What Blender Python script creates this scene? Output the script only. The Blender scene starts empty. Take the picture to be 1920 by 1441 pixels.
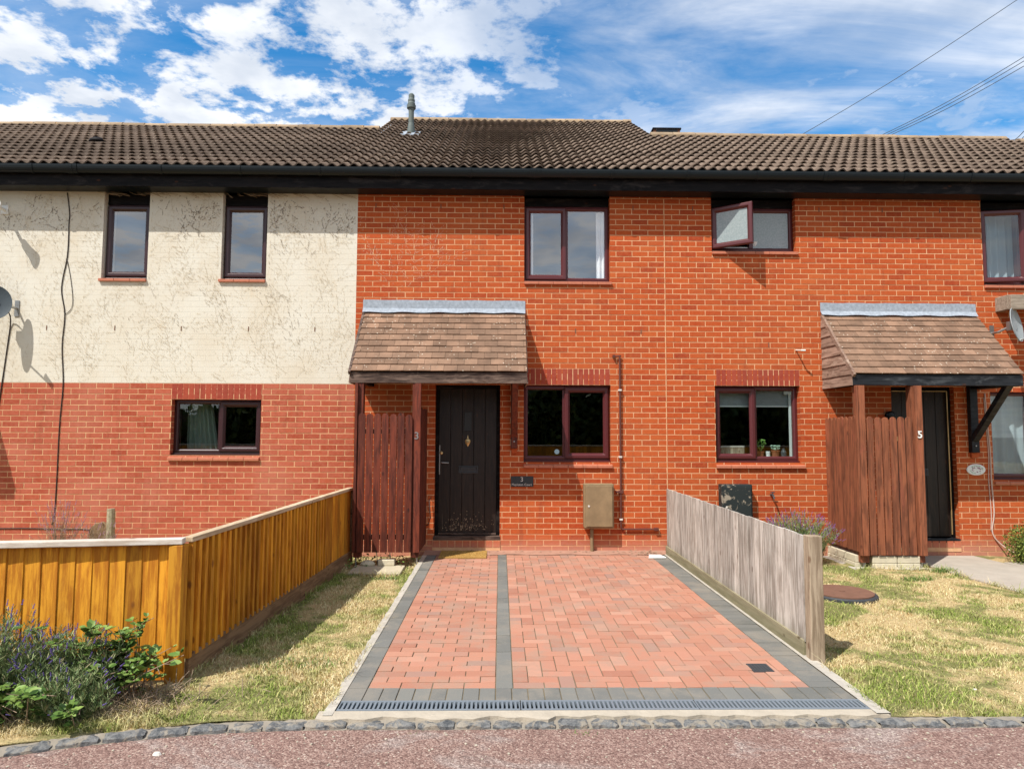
import bpy, math, random
import numpy as np
from mathutils import Vector, Matrix
random.seed(7); RNG = np.random.default_rng(11)
S = bpy.context.scene; COL = S.collection
R = math.radians

# ------------------------------------------------------------------ camera
cd = bpy.data.cameras.new('camera'); cam = bpy.data.objects.new('camera', cd); COL.objects.link(cam)
cd.sensor_width = 36; cd.lens = 23.625; cd.clip_start = 0.05; cd.clip_end = 2000
PI_, YA, RO = R(4.06), R(1.0), R(0.2)
fw = Vector((math.sin(YA)*math.cos(PI_), math.cos(YA)*math.cos(PI_), math.sin(PI_)))
r0 = Vector((math.cos(YA), -math.sin(YA), 0)); u0 = r0.cross(fw)
rt = r0*math.cos(RO)+u0*math.sin(RO); up = -r0*math.sin(RO)+u0*math.cos(RO)
m = Matrix(((rt.x, up.x, -fw.x, 0), (rt.y, up.y, -fw.y, -9.2), (rt.z, up.z, -fw.z, 1.601), (0, 0, 0, 1)))
cam.matrix_world = m
S.camera = cam
# ------------------------------------------------------------------ light
SUN = Vector((-.97, -1, 1.92)).normalized()
W = bpy.data.worlds.new("World"); S.world = W; W.use_nodes = True
S.view_settings.view_transform = 'Standard'; S.view_settings.look = 'None'
S.view_settings.exposure = 0.47; S.view_settings.gamma = 1
ld = bpy.data.lights.new('sun', 'SUN'); ld.energy = 4.5; ld.angle = R(.5); ld.color = (1, .965, .905)
lo = bpy.data.objects.new('sun', ld); COL.objects.link(lo); lo.location = (-9, -9, 18)
lo.rotation_euler = SUN.to_track_quat('Z', 'Y').to_euler()

class NT:
    """small helper for node trees"""
    def __init__(s, tree): s.t = tree; s.n = tree.nodes; s.l = tree.links
    def new(s, typ, **kw):
        n = s.n.new(typ)
        for k, v in kw.items():
            if k.startswith('i_'):
                key = k[2:]; key = int(key) if key.isdigit() else key
                s.set(n.inputs[key], v)
            else: setattr(n, k, v)
        return n
    def set(s, inp, v):
        if isinstance(v, bpy.types.NodeSocket): s.l.new(v, inp)
        elif isinstance(v, bpy.types.Node): s.l.new(v.outputs[0], inp)
        else:
            if inp.type == 'RGBA' and len(v) == 3: v = (*v, 1)
            inp.default_value = v
    def math(s, op, a, b=0., c=0., clamp=False):
        n = s.n.new('ShaderNodeMath'); n.operation = op; n.use_clamp = clamp
        s.set(n.inputs[0], a); s.set(n.inputs[1], b); s.set(n.inputs[2], c); return n.outputs[0]
    def vmath(s, op, a, b=(0, 0, 0)):
        n = s.n.new('ShaderNodeVectorMath'); n.operation = op
        s.set(n.inputs[0], a); s.set(n.inputs[1], b); return n.outputs[0]
    def mix(s, f, a, b, mode='MIX'):
        n = s.n.new('ShaderNodeMix'); n.data_type = 'RGBA'; n.blend_type = mode
        s.set(n.inputs[0], f); s.set(n.inputs[6], a); s.set(n.inputs[7], b); return n.outputs[2]
    def noise(s, vec, scale, detail=4., rough=.55, dist=0.):
        n = s.n.new('ShaderNodeTexNoise'); s.set(n.inputs['Vector'], vec)
        n.inputs['Scale'].default_value = scale; n.inputs['Detail'].default_value = detail
        n.inputs['Roughness'].default_value = rough; n.inputs['Distortion'].default_value = dist
        return n.outputs[0]
    def smooth(s, x, a, b):
        n = s.n.new('ShaderNodeMapRange'); n.interpolation_type = 'SMOOTHSTEP'
        s.set(n.inputs[0], x); n.inputs[1].default_value = a; n.inputs[2].default_value = b
        n.inputs[3].default_value = 0; n.inputs[4].default_value = 1; return n.outputs[0]
    def ramp(s, f, stops):
        n = s.n.new('ShaderNodeValToRGB'); s.set(n.inputs[0], f); e = n.color_ramp.elements
        while len(e) < len(stops): e.new(.5)
        for i, (p, c) in enumerate(stops): e[i].position = p; e[i].color = (*c, 1)
        return n.outputs[0]
    def scale(s, vec, sc):
        n = s.n.new('ShaderNodeMapping'); s.set(n.inputs[0], vec); n.inputs['Scale'].default_value = sc; return n.outputs[0]

# sky: nishita with procedural cloud layers
w = NT(W.node_tree); w.n.clear()
sky = w.new('ShaderNodeTexSky', sky_type='NISHITA', sun_disc=False)
sky.sun_elevation = math.asin(SUN.z); sky.sun_rotation = R(224.1); sky.air_density = 1.0; sky.dust_density = .35; sky.ozone_density = 2.2
tc = w.new('ShaderNodeTexCoord')
sep = w.new('ShaderNodeSeparateXYZ', i_0=tc.outputs['Generated'])
zz = w.math('ADD', w.math('MAXIMUM', sep.outputs[2], 0.), .10)
cx = w.math('DIVIDE', sep.outputs[0], zz); cy = w.math('DIVIDE', sep.outputs[1], zz)
cuv = w.new('ShaderNodeCombineXYZ', i_0=cx, i_1=cy)
puff = w.noise(w.vmath('ADD', cuv.outputs[0], (3.6, 1.3, 0)), 6.2, 9, .62, .1)
big = w.noise(w.vmath('ADD', cuv.outputs[0], (1.2, 4.1, 0)), .8, 3, .5)
rotn = w.new('ShaderNodeMapping', i_0=cuv.outputs[0]); rotn.inputs['Rotation'].default_value = (0, 0, R(-38)); rotn.inputs['Scale'].default_value = (.8, 2.0, 1)
wisp = w.noise(rotn.outputs[0], 1.5, 8, .62, .5)
south = w.smooth(cy, .2, -.6)
left = w.smooth(cx, .35, -.35)                     # puffier cloud to the west
pm = w.smooth(w.math('ADD', w.math('ADD', puff, w.math('MULTIPLY', w.math('SUBTRACT', big, .5), .35)), w.math('MULTIPLY', left, .085)), .495, .635)
wm = w.math('MULTIPLY', w.smooth(wisp, .30, .74), w.math('ADD', .78, w.math('MULTIPLY', left, -.42)))
low = w.smooth(sep.outputs[2], .62, .38)
pm2 = w.math('MULTIPLY', pm, w.math('ADD', .35, w.math('MULTIPLY', left, .65)))
cm = w.math('MAXIMUM', pm2, wm, clamp=True)
cm = w.math('MAXIMUM', cm, w.math('MULTIPLY', low, w.math('MULTIPLY', cm, 1.2)), clamp=True)
cm = w.math('MAXIMUM', cm, w.math('MULTIPLY', south, w.math('ADD', .74, w.math('MULTIPLY', .24, w.smooth(puff, .40, .60)))), clamp=True)
hs = w.new('ShaderNodeHueSaturation', i_Saturation=1.38, i_Value=1.0, i_Color=sky.outputs[0])
blue = w.mix(1., hs.outputs[0], (.104, .150, .144), 'MULTIPLY')
shade = w.noise(w.vmath('ADD', cuv.outputs[0], (7.1, 2.2, 0)), 3.2, 5, .55)
ccol = w.mix(w.smooth(shade, .35, .65), (.52, .57, .65), (.80, .815, .84))
skyc = w.mix(cm, blue, ccol)
bg = w.new('ShaderNodeBackground', i_0=skyc, i_1=1.0)
wo = w.new('ShaderNodeOutputWorld', i_0=bg.outputs[0])

# ------------------------------------------------------------------ materials
def newmat(name, rough=.7, spec=.3):
    mt = bpy.data.materials.new(name); mt.use_nodes = True
    t = NT(mt.node_tree); b = t.n['Principled BSDF']; b.inputs['Roughness'].default_value = rough
    b.inputs['Specular IOR Level'].default_value = spec
    return mt, t, b
def coords(t): return t.new('ShaderNodeTexCoord').outputs['Object']
def worldpos(t): return t.new('ShaderNodeNewGeometry').outputs['Position']
def island(t): return t.new('ShaderNodeNewGeometry').outputs['Random Per Island']
def bump(t, b, h, dist=.003, strength=.6):
    n = t.new('ShaderNodeBump', i_Height=h, i_Distance=dist, i_Strength=strength); t.l.new(n.outputs[0], b.inputs['Normal'])
def plain(name, c, rough=.6, var=.15, sc=8., spec=.3, metal=0., bmp=0.):
    mt, t, b = newmat(name, rough, spec); b.inputs['Metallic'].default_value = metal
    p = worldpos(t); n = t.noise(p, sc, 5, .6)
    k = t.math('ADD', 1-var, t.math('MULTIPLY', n, 2*var))
    cmb = t.vmath('SCALE', (c[0], c[1], c[2])); t.n[-1]
    vm = [q for q in t.n if q.type == 'VECT_MATH'][-1]; t.l.new(k, vm.inputs['Scale'])
    t.l.new(vm.outputs[0], b.inputs['Base Color'])
    if bmp: bump(t, b, t.noise(p, sc*6, 4), bmp)
    return mt
def brickmat(name, cols, pale, pamt, rough=.85):
    mt, t, b = newmat(name, rough, .25); p = worldpos(t); i = island(t)
    c = t.ramp(i, [(k/(len(cols)-1), cc) for k, cc in enumerate(cols)])
    n1 = t.noise(p, 22, 5, .65); c = t.mix(t.smooth(n1, .35, .75), c, t.mix(.35, c, pale))
    n2 = t.noise(t.vmath('ADD', p, (5, 3, 1)), .9, 4, .6); c = t.mix(t.math('MULTIPLY', t.smooth(n2, .42, .68), pamt), c, pale)
    n3 = t.noise(p, 160, 3, .7); c = t.mix(t.math('MULTIPLY', t.smooth(n3, .55, .8), .3), c, (.12, .03, .02))
    stk = t.noise(t.scale(p, (2.2, 1, .35)), 2.6, 6, .7, .3); c = t.mix(t.math('MULTIPLY', t.smooth(stk, .54, .70), .38), c, (.19, .045, .022))
    # lime bloom at the foot of the wall
    z = t.new('ShaderNodeSeparateXYZ', i_0=p).outputs[2]
    foot = t.math('MULTIPLY', t.smooth(t.math('ADD', z, t.math('MULTIPLY', n1, .18)), .34, .06), .55)
    c = t.mix(foot, c, (.52, .30, .22))
    t.set(b.inputs['Base Color'], c); bump(t, b, t.math('ADD', n1, t.math('MULTIPLY', n3, .4)), .003, .7); return mt
M = {}
M['brick'] = brickmat('red_brick', [(.355, .049, .011), (.44, .072, .014), (.39, .057, .012), (.46, .087, .019), (.315, .039, .010), (.43, .071, .014), (.41, .064, .013)], (.48, .145, .045), .24)
M['brick_left'] = brickmat('weathered_brick', [(.33, .058, .026), (.42, .092, .046), (.37, .075, .036), (.44, .105, .056), (.32, .052, .022), (.41, .088, .040)], (.47, .17, .11), .5)
M['brick_dark'] = brickmat('dark_brick', [(.22, .030, .018), (.30, .045, .024), (.26, .034, .020), (.34, .055, .026)], (.40, .12, .07), .1)
def mortarmat(name, c, d):
    mt, t, b = newmat(name, .95, .1); p = worldpos(t); n = t.noise(p, 14, 6, .7)
    t.set(b.inputs['Base Color'], t.mix(t.smooth(n, .35, .7), c, d)); bump(t, b, t.noise(p, 200, 3), .002); return mt
M['mortar'] = mortarmat('mortar', (.60, .335, .175), (.70, .42, .24))
def paintmat():
    mt, t, b = newmat('cream_masonry_paint', .85, .2); p = worldpos(t)
    base = t.mix(t.smooth(t.noise(p, 1.3, 5, .65), .35, .7), (.655, .615, .525), (.61, .545, .435))
    st = t.smooth(t.noise(t.scale(p, (1.2, 1, .5)), 3.5, 7, .7), .55, .75)
    base = t.mix(t.math('MULTIPLY', st, .45), base, (.56, .43, .27))
    fl = t.noise(t.scale(p, (1, 1, 1)), 60, 4, .7)
    base = t.mix(t.math('MULTIPLY', t.smooth(fl, .60, .72), .22), base, (.48, .39, .28))
    t.set(b.inputs['Base Color'], base); bump(t, b, t.noise(p, 90, 5), .003, .6); return mt
M['paint'] = paintmat()
def woodmat(name, dark, light, axis='z', grain=1., rough=.7, knot=(.05, .02, .01), spec=.25, worn=None, wamt=0., var=.28, green=0.):
    mt, t, b = newmat(name, rough, spec); p = worldpos(t); i = island(t)
    off = t.new('ShaderNodeCombineXYZ', i_0=t.math('MULTIPLY', i, 37.), i_1=t.math('MULTIPLY', i, 17.), i_2=t.math('MULTIPLY', i, 53.))
    q = t.vmath('ADD', p, off.outputs[0])
    sc = {'z': (1, 1, .06), 'x': (.06, 1, 1), 'y': (1, .06, 1)}[axis]
    g = t.noise(t.scale(q, sc), 42*grain, 7, .72, .3)
    g2 = t.noise(t.scale(q, tuple(k if k == 1 else .2 for k in sc)), 9*grain, 5, .62, 1.4)
    f = t.math('ADD', t.math('MULTIPLY', g, .6), t.math('MULTIPLY', g2, .4))
    c = t.mix(t.smooth(f, .41, .59), dark, light)
    v = t.new('ShaderNodeTexVoronoi', i_Vector=t.scale(q, tuple(k if k == 1 else .55 for k in sc)), i_Scale=6.5*grain)
    kn = t.math('SUBTRACT', 1., t.smooth(v.outputs['Distance'], .05, .13))
    c = t.mix(t.math('MULTIPLY', kn, .8), c, knot)
    if wamt:
        wn = t.noise(t.scale(q, tuple(k if k == 1 else .3 for k in sc)), 9, 6, .7, .5)
        c = t.mix(t.math('MULTIPLY', t.smooth(wn, .52, .68), wamt), c, worn)
    if green:
        z = t.new('ShaderNodeSeparateXYZ', i_0=p).outputs[2]
        c = t.mix(t.math('MULTIPLY', t.smooth(z, .22, .0), green), c, (.10, .10, .04))
    br = t.math('ADD', 1-var, t.math('MULTIPLY', i, 2*var))
    vm = t.new('ShaderNodeVectorMath', operation='SCALE', i_0=c, i_Scale=br)
    t.set(b.inputs['Base Color'], vm.outputs[0]); bump(t, b, t.math('ADD', g, t.math('MULTIPLY', kn, .4)), .002, .6); return mt
M['fence_orange'] = woodmat('orange_stained_timber', (.36, .125, .009), (.62, .28, .022), knot=(.16, .05, .01), wamt=.15, worn=(.62, .33, .06))
M['cap_pale'] = woodmat('bleached_timber_rail', (.50, .42, .34), (.66, .60, .53), axis='x', wamt=.4, worn=(.40, .30, .22), var=.08)
M['cap_side'] = woodmat('bleached_timber_side_rail', (.42, .30, .18), (.58, .46, .32), axis='y', wamt=.4, worn=(.36, .2, .1), var=.1)
M['gravel_board'] = woodmat('weathered_gravel_board', (.15, .085, .045), (.27, .17, .09), axis='y', var=.1)
M['fence_grey'] = woodmat('silvered_timber', (.25, .215, .18), (.52, .475, .42), knot=(.15, .11, .085), wamt=.45, worn=(.22, .18, .145), var=.22, green=.5)
M['post_tan'] = woodmat('tan_timber_post', (.22, .16, .105), (.41, .32, .225), knot=(.16, .09, .05), var=.05)
M['base_grey'] = woodmat('grey_base_board', (.26, .22, .14), (.38, .33, .22), axis='y', var=.05, green=.5)
M['screen_dark'] = woodmat('dark_stained_timber', (.065, .016, .010), (.165, .036, .018), knot=(.03, .01, .008), rough=.55, wamt=.35, worn=(.22, .07, .045), var=.32)
M['screen_red'] = woodmat('red_stained_timber', (.125, .042, .021), (.27, .090, .042), knot=(.10, .03, .015), wamt=.5, worn=(.27, .075, .045), var=.16)
M['beam_brown'] = woodmat('brown_weathered_beam', (.035, .020, .015), (.13, .085, .065), axis='x', wamt=.6, worn=(.24, .17, .13), var=.05)
M['beam_black'] = woodmat('black_painted_beam', (.006, .007, .009), (.02, .022, .026), axis='x', wamt=.35, worn=(.15, .16, .17), var=.05, rough=.45)
M['board_old'] = woodmat('old_cladding_board', (.14, .085, .06), (.30, .20, .15), axis='y', wamt=.7, worn=(.40, .30, .23), var=.2)
M['beam_end'] = woodmat('grey_oak_beam', (.20, .16, .12), (.34, .28, .22), axis='x', var=.05)
M['door_dark'] = woodmat('dark_brown_door', (.008, .005, .004), (.022, .013, .009), rough=.45, wamt=.25, worn=(.035, .02, .014), var=.15, spec=.4)
M['black'] = plain('black_gloss_plastic', (.006, .009, .011), .35, .1, spec=.28)
M['fascia'] = woodmat('black_fascia_board', (.004, .0035, .004), (.011, .009, .009), axis='x', rough=.6, spec=.1, wamt=.25, worn=(.09, .075, .07), var=.05)
M['upvc'] = plain('rosewood_window_frame', (.085, .016, .018), .32, .12, sc=40, spec=.5)
M['upvc_dark'] = plain('dark_rosewood_frame', (.035, .010, .012), .35, .12, sc=40, spec=.5)
M['sill'] = plain('clay_sill_tile', (.44, .15, .085), .6, .25, sc=20)
M['white'] = plain('white_plastic', (.75, .75, .72), .4, .08)
M['offwhite'] = plain('off_white_plastic', (.60, .56, .50), .5, .12)
M['metal'] = plain('dull_metal', (.38, .38, .37), .4, .15, metal=.8, sc=30)
M['brass'] = plain('aged_brass', (.60, .42, .20), .35, .15, metal=.7)
M['pipe'] = plain('brown_painted_pipe', (.11, .035, .026), .5, .25, sc=40)
M['cable'] = plain('black_cable', (.035, .025, .022), .6, .1)
M['cable_pale'] = plain('pale_cable', (.55, .40, .33), .6, .15)
M['wire'] = plain('grey_overhead_wire', (.10, .12, .15), .6, .05)
M['dish_grey'] = plain('grey_dish', (.30, .33, .34), .5, .2, sc=10)
M['dish_shade_tone'] = plain('shade_toned_dish', (.06, .075, .085), .45, .2, sc=10)  # left dish's grazing-light darkness put into the base colour; jar shares it
M['slate'] = plain('slate_plaque', (.035, .04, .042), .5, .2, sc=60)
M['dark'] = plain('dark_interior', (.05, .048, .045), .9, .1)
M['curtain_green'] = plain('grey_green_curtain', (.26, .32, .27), .9, .15, sc=5)
M['curtain_white'] = plain('white_curtain', (.84, .85, .86), .9, .05)
M['blind'] = plain('grey_roller_blind', (.32, .33, .34), .8, .05)
M['terracotta'] = plain('terracotta', (.34, .11, .05), .8, .2)
M['leaf_a'] = plain('fresh_leaf', (.20, .36, .08), .5, .35, sc=14)
M['leaf_b'] = plain('pale_succulent_leaf', (.40, .55, .42), .5, .2, sc=14)
M['coir'] = plain('coir_doormat', (.42, .25, .07), .95, .3, sc=60, bmp=.006)
M['slab'] = plain('sandstone_slab', (.46, .40, .28), .9, .25, sc=7, bmp=.004)
M['rust'] = plain('rusty_iron_cover', (.17, .085, .055), .85, .3, sc=12, bmp=.003)
M['iron'] = plain('dark_iron', (.045, .048, .052), .6, .25, sc=20)
M['soil'] = plain('soil', (.11, .075, .05), 1., .4, sc=9, bmp=.02)
M['lead'] = plain('lead_sheet', (.29, .325, .37), .75, .6, sc=24, metal=.0, bmp=.004)
M['lavender_flower'] = plain('lavender_flower', (.10, .065, .21), .9, .35, sc=20)
M['pink_flower'] = plain('faded_pink_flower', (.36, .20, .26), .9, .25, sc=20)
M['purple_flower'] = plain('purple_flower', (.22, .10, .28), .9, .25, sc=20)
M['hook'] = plain('dead_stem', (.30, .22, .15), .9, .3, sc=20)

def greenmat(name, stops, rough=.6):
    mt, t, b = newmat(name, rough, .25); i = island(t)
    t.set(b.inputs['Base Color'], t.ramp(i, stops)); return mt
M['lav_stem'] = greenmat('lavender_stem', [(0, (.08, .13, .045)), (.5, (.16, .23, .085)), (.85, (.27, .30, .13)), (1, (.36, .30, .17))])
M['bramble'] = greenmat('bramble_leaf', [(0, (.05, .10, .02)), (.5, (.11, .19, .035)), (1, (.21, .29, .07))], .45)
M['hedge'] = greenmat('box_leaf', [(0, (.05, .075, .015)), (.6, (.14, .17, .03)), (1, (.26, .27, .05))])
M['tree_leaf'] = greenmat('tree_leaf', [(0, (.035, .06, .015)), (.6, (.06, .10, .02)), (1, (.11, .16, .04))])
def tilemat(name, a, bcol, lich, lamt, spots):
    mt, t, b = newmat(name, .9, .2); p = worldpos(t); i = island(t)
    n = t.noise(p, 5, 6, .65)
    c = t.mix(t.smooth(n, .3, .7), a, bcol)
    vm = t.new('ShaderNodeVectorMath', operation='SCALE', i_0=c, i_Scale=t.math('ADD', .78, t.math('MULTIPLY', i, .44)))
    v = t.new('ShaderNodeTexVoronoi', i_Vector=p, i_Scale=spots)
    n2 = t.noise(t.vmath('ADD', p, (3, 9, 2)), 2.2, 4, .6)
    sp = t.math('MULTIPLY', t.math('SUBTRACT', 1., t.smooth(v.outputs['Distance'], .10, .26)), t.smooth(t.math('ADD', n2, t.math('MULTIPLY', t.new('ShaderNodeSeparateXYZ', i_0=v.outputs['Color']).outputs[0], .25)), .62, .72))
    c = t.mix(t.math('MULTIPLY', sp, lamt), vm.outputs[0], lich)
    t.set(b.inputs['Base Color'], c); bump(t, b, t.noise(p, 70, 5), .004, .7); return mt
M['roof'] = tilemat('brown_concrete_tile', (.135, .096, .072), (.215, .158, .120), (.46, .38, .27), .8, 16)
M['ridge'] = tilemat('lichened_ridge_tile', (.24, .17, .11), (.34, .25, .16), (.50, .26, .08), .9, 12)
M['plain_tile'] = tilemat('clay_plain_tile', (.17, .105, .070), (.25, .150, .098), (.62, .55, .44), .8, 24)
def glassmat(name, ior=1.9, tint=(.85, .9, .9), wav=.0):
    mt = bpy.data.materials.new(name); mt.use_nodes = True; t = NT(mt.node_tree); t.n.clear()
    fr = t.new('ShaderNodeFresnel', i_IOR=ior); tr = t.new('ShaderNodeBsdfTransparent', i_0=tint)
    gl = t.new('ShaderNodeBsdfGlossy', i_0=(1, 1, 1)); gl.inputs['Roughness'].default_value = .0
    bf = t.math('MULTIPLY', fr.outputs[0], t.math('SUBTRACT', 1., t.new('ShaderNodeNewGeometry').outputs['Backfacing']))
    mx = t.new('ShaderNodeMixShader', i_0=bf); t.l.new(tr.outputs[0], mx.inputs[1]); t.l.new(gl.outputs[0], mx.inputs[2])
    t.new('ShaderNodeOutputMaterial', i_0=mx.outputs[0]); return mt
M['glass'] = glassmat('window_glass', 1.9)
M['glass_bright'] = glassmat('sky_reflecting_glass', 3.0, (.97, .98, .98))
def frosted():
    mt = bpy.data.materials.new('frosted_glass'); mt.use_nodes = True; t = NT(mt.node_tree); t.n.clear()
    tr = t.new('ShaderNodeBsdfTransparent', i_0=(.9, .95, .95)); p = worldpos(t)
    n = t.noise(p, 45, 4, .6)
    df = t.new('ShaderNodeBsdfDiffuse', i_0=t.mix(t.smooth(n, .3, .7), (.30, .36, .36), (.42, .47, .46)))
    mx = t.new('ShaderNodeMixShader'); mx.inputs[0].default_value = .62; t.l.new(tr.outputs[0], mx.inputs[1]); t.l.new(df.outputs[0], mx.inputs[2])
    gl = t.new('ShaderNodeBsdfGlossy'); gl.inputs['Roughness'].default_value = .12
    fr = t.new('ShaderNodeFresnel', i_IOR=1.9); m2 = t.new('ShaderNodeMixShader', i_0=t.math('MULTIPLY', fr.outputs[0], t.math('SUBTRACT', 1., t.new('ShaderNodeNewGeometry').outputs['Backfacing']))); t.l.new(mx.outputs[0], m2.inputs[1]); t.l.new(gl.outputs[0], m2.inputs[2])
    t.new('ShaderNodeOutputMaterial', i_0=m2.outputs[0]); return mt
M['frosted'] = frosted()
def netmat():
    mt = bpy.data.materials.new('net_curtain'); mt.use_nodes = True; t = NT(mt.node_tree); t.n.clear()
    tr = t.new('ShaderNodeBsdfTransparent'); df = t.new('ShaderNodeBsdfDiffuse', i_0=(.72, .74, .78))
    mx = t.new('ShaderNodeMixShader'); mx.inputs[0].default_value = .6; t.l.new(tr.outputs[0], mx.inputs[1]); t.l.new(df.outputs[0], mx.inputs[2])
    t.new('ShaderNodeOutputMaterial', i_0=mx.outputs[0]); return mt
M['net'] = netmat()
def roadmat():
    mt, t, b = newmat('red_chipping_asphalt', .9, .25); p = worldpos(t)
    v = t.new('ShaderNodeTexVoronoi', i_Vector=p, i_Scale=115.)
    cell = t.new('ShaderNodeSeparateXYZ', i_0=v.outputs['Color']).outputs[0]
    c = t.ramp(cell, [(0, (.12, .068, .055)), (.35, (.20, .118, .096)), (.7, (.27, .168, .136)), (.95, (.35, .24, .195)), (1, (.46, .37, .30))])
    pt = t.smooth(t.noise(t.scale(p, (.8, 1.5, 1)), 1.1, 6, .7, .6), .50, .62)
    c2 = t.ramp(cell, [(0, (.20, .17, .15)), (.6, (.34, .295, .265)), (1, (.50, .44, .40))])
    c = t.mix(t.math('MULTIPLY', pt, .5), c, c2)
    dk = t.noise(p, 7, 5, .7); c = t.mix(t.math('MULTIPLY', t.smooth(dk, .5, .75), .3), c, (.10, .055, .045))
    t.set(b.inputs['Base Color'], c); bump(t, b, t.math('SUBTRACT', 1., v.outputs['Distance']), .006, .7); return mt
M['road'] = roadmat()
def pavermat(name, cols, dirt):
    mt, t, b = newmat(name, .85, .25); p = worldpos(t); i = island(t)
    c = t.ramp(i, [(k/(len(cols)-1), cc) for k, cc in enumerate(cols)])
    n = t.noise(p, 3.0, 6, .7); c = t.mix(t.math('MULTIPLY', t.smooth(n, .44, .66), .6), c, dirt)
    n2 = t.noise(p, 120, 4, .7); c = t.mix(t.math('MULTIPLY', t.smooth(n2, .5, .75), .3), c, dirt)
    n3 = t.noise(p, 240, 2, .5); c = t.mix(t.math('MULTIPLY', t.smooth(n3, .66, .74), .4), c, (.6, .5, .42))
    t.set(b.inputs['Base Color'], c); bump(t, b, n2, .002, .6); return mt
M['paver'] = pavermat('red_block_paver', [(.38, .165, .105), (.44, .205, .138), (.39, .175, .112), (.47, .240, .165), (.34, .145, .095), (.43, .200, .130), (.31, .18, .14)], (.31, .215, .16))
M['paver_grey'] = pavermat('charcoal_block_paver', [(.125, .125, .112), (.165, .162, .147), (.145, .143, .13), (.185, .18, .16)], (.24, .21, .17))
M['joint'] = plain('sandy_joint', (.17, .135, .085), 1., .45, sc=6)
M['concrete'] = plain('pale_concrete', (.40, .345, .27), .95, .28, sc=9, bmp=.006)
M['haunch'] = plain('whitish_mortar_edge', (.42, .38, .32), .95, .4, sc=14, bmp=.005)
def kerbmat():
    mt, t, b = newmat('granite_kerb', .9, .2); p = worldpos(t)
    n = t.noise(p, 26, 7, .75); c = t.mix(t.smooth(n, .35, .62), (.07, .075, .08), (.21, .205, .195))
    n2 = t.noise(p, 9, 5, .7, .8); c = t.mix(t.math('MULTIPLY', t.smooth(n2, .50, .60), .75), c, (.33, .28, .215))
    t.set(b.inputs['Base Color'], c); bump(t, b, n, .014, 1.); return mt
M['kerbstone'] = kerbmat()
M['plinth'] = plain('cream_block', (.55, .49, .36), .95, .22, sc=12, bmp=.005)
M['grate'] = plain('galvanised_grate', (.22, .255, .285), .5, .15, sc=30, metal=.3)
M['meter_a'] = plain('faded_meter_box', (.235, .160, .085), .7, .5, sc=6)
def peel():
    mt, t, b = newmat('peeling_black_box', .6, .3); p = worldpos(t)
    n = t.noise(p, 9, 6, .7, .6); t.set(b.inputs['Base Color'], t.mix(t.smooth(n, .58, .64), (.018, .024, .024), (.30, .25, .19))); return mt
M['meter_b'] = peel()
def strawmat(name, ground):
    mt, t, b = newmat(name, .9, .15); p = worldpos(t)
    n1 = t.noise(p, 1.3, 4, .6, .4); n2 = t.noise(p, 7, 4, .6)
    f = t.math('ADD', t.math('MULTIPLY', n1, .7), t.math('MULTIPLY', n2, .3))
    gm = t.smooth(f, .455, .57)
    if ground:
        s = t.noise(p, 90, 5, .7)
        straw = t.ramp(s, [(.25, (.22, .15, .07)), (.5, (.46, .34, .17)), (.75, (.62, .50, .27))])
        green = t.ramp(s, [(.3, (.06, .07, .02)), (.7, (.17, .19, .06))])
        gm = t.math('MULTIPLY', gm, .8)
    else:
        i = island(t)
        straw = t.ramp(i, [(0, (.40, .28, .12)), (.4, (.58, .46, .24)), (.8, (.72, .62, .38)), (1, (.26, .30, .07))])
        green = t.ramp(i, [(0, (.13, .18, .03)), (.5, (.24, .31, .06)), (.8, (.38, .40, .12)), (1, (.60, .50, .24))])
    t.set(b.inputs['Base Color'], t.mix(gm, straw, green))
    if ground: bump(t, b, t.noise(p, 60, 5), .02, .8)
    return mt
M['thatch'] = strawmat('dry_lawn_thatch', True); M['blade'] = strawmat('dry_grass_blade', False)
M['trace_dark'] = plain('dark_creeper_trace', (.23, .18, .135), 1., .3, sc=30)
M['trace_tan'] = plain('tan_creeper_trace', (.47, .38, .255), 1., .3, sc=30)
M['trace_pale'] = plain('pale_creeper_trace', (.62, .40, .28), 1., .3, sc=30)
M['trunk'] = plain('bark', (.12, .085, .06), .95, .3, sc=20, bmp=.02)

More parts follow.
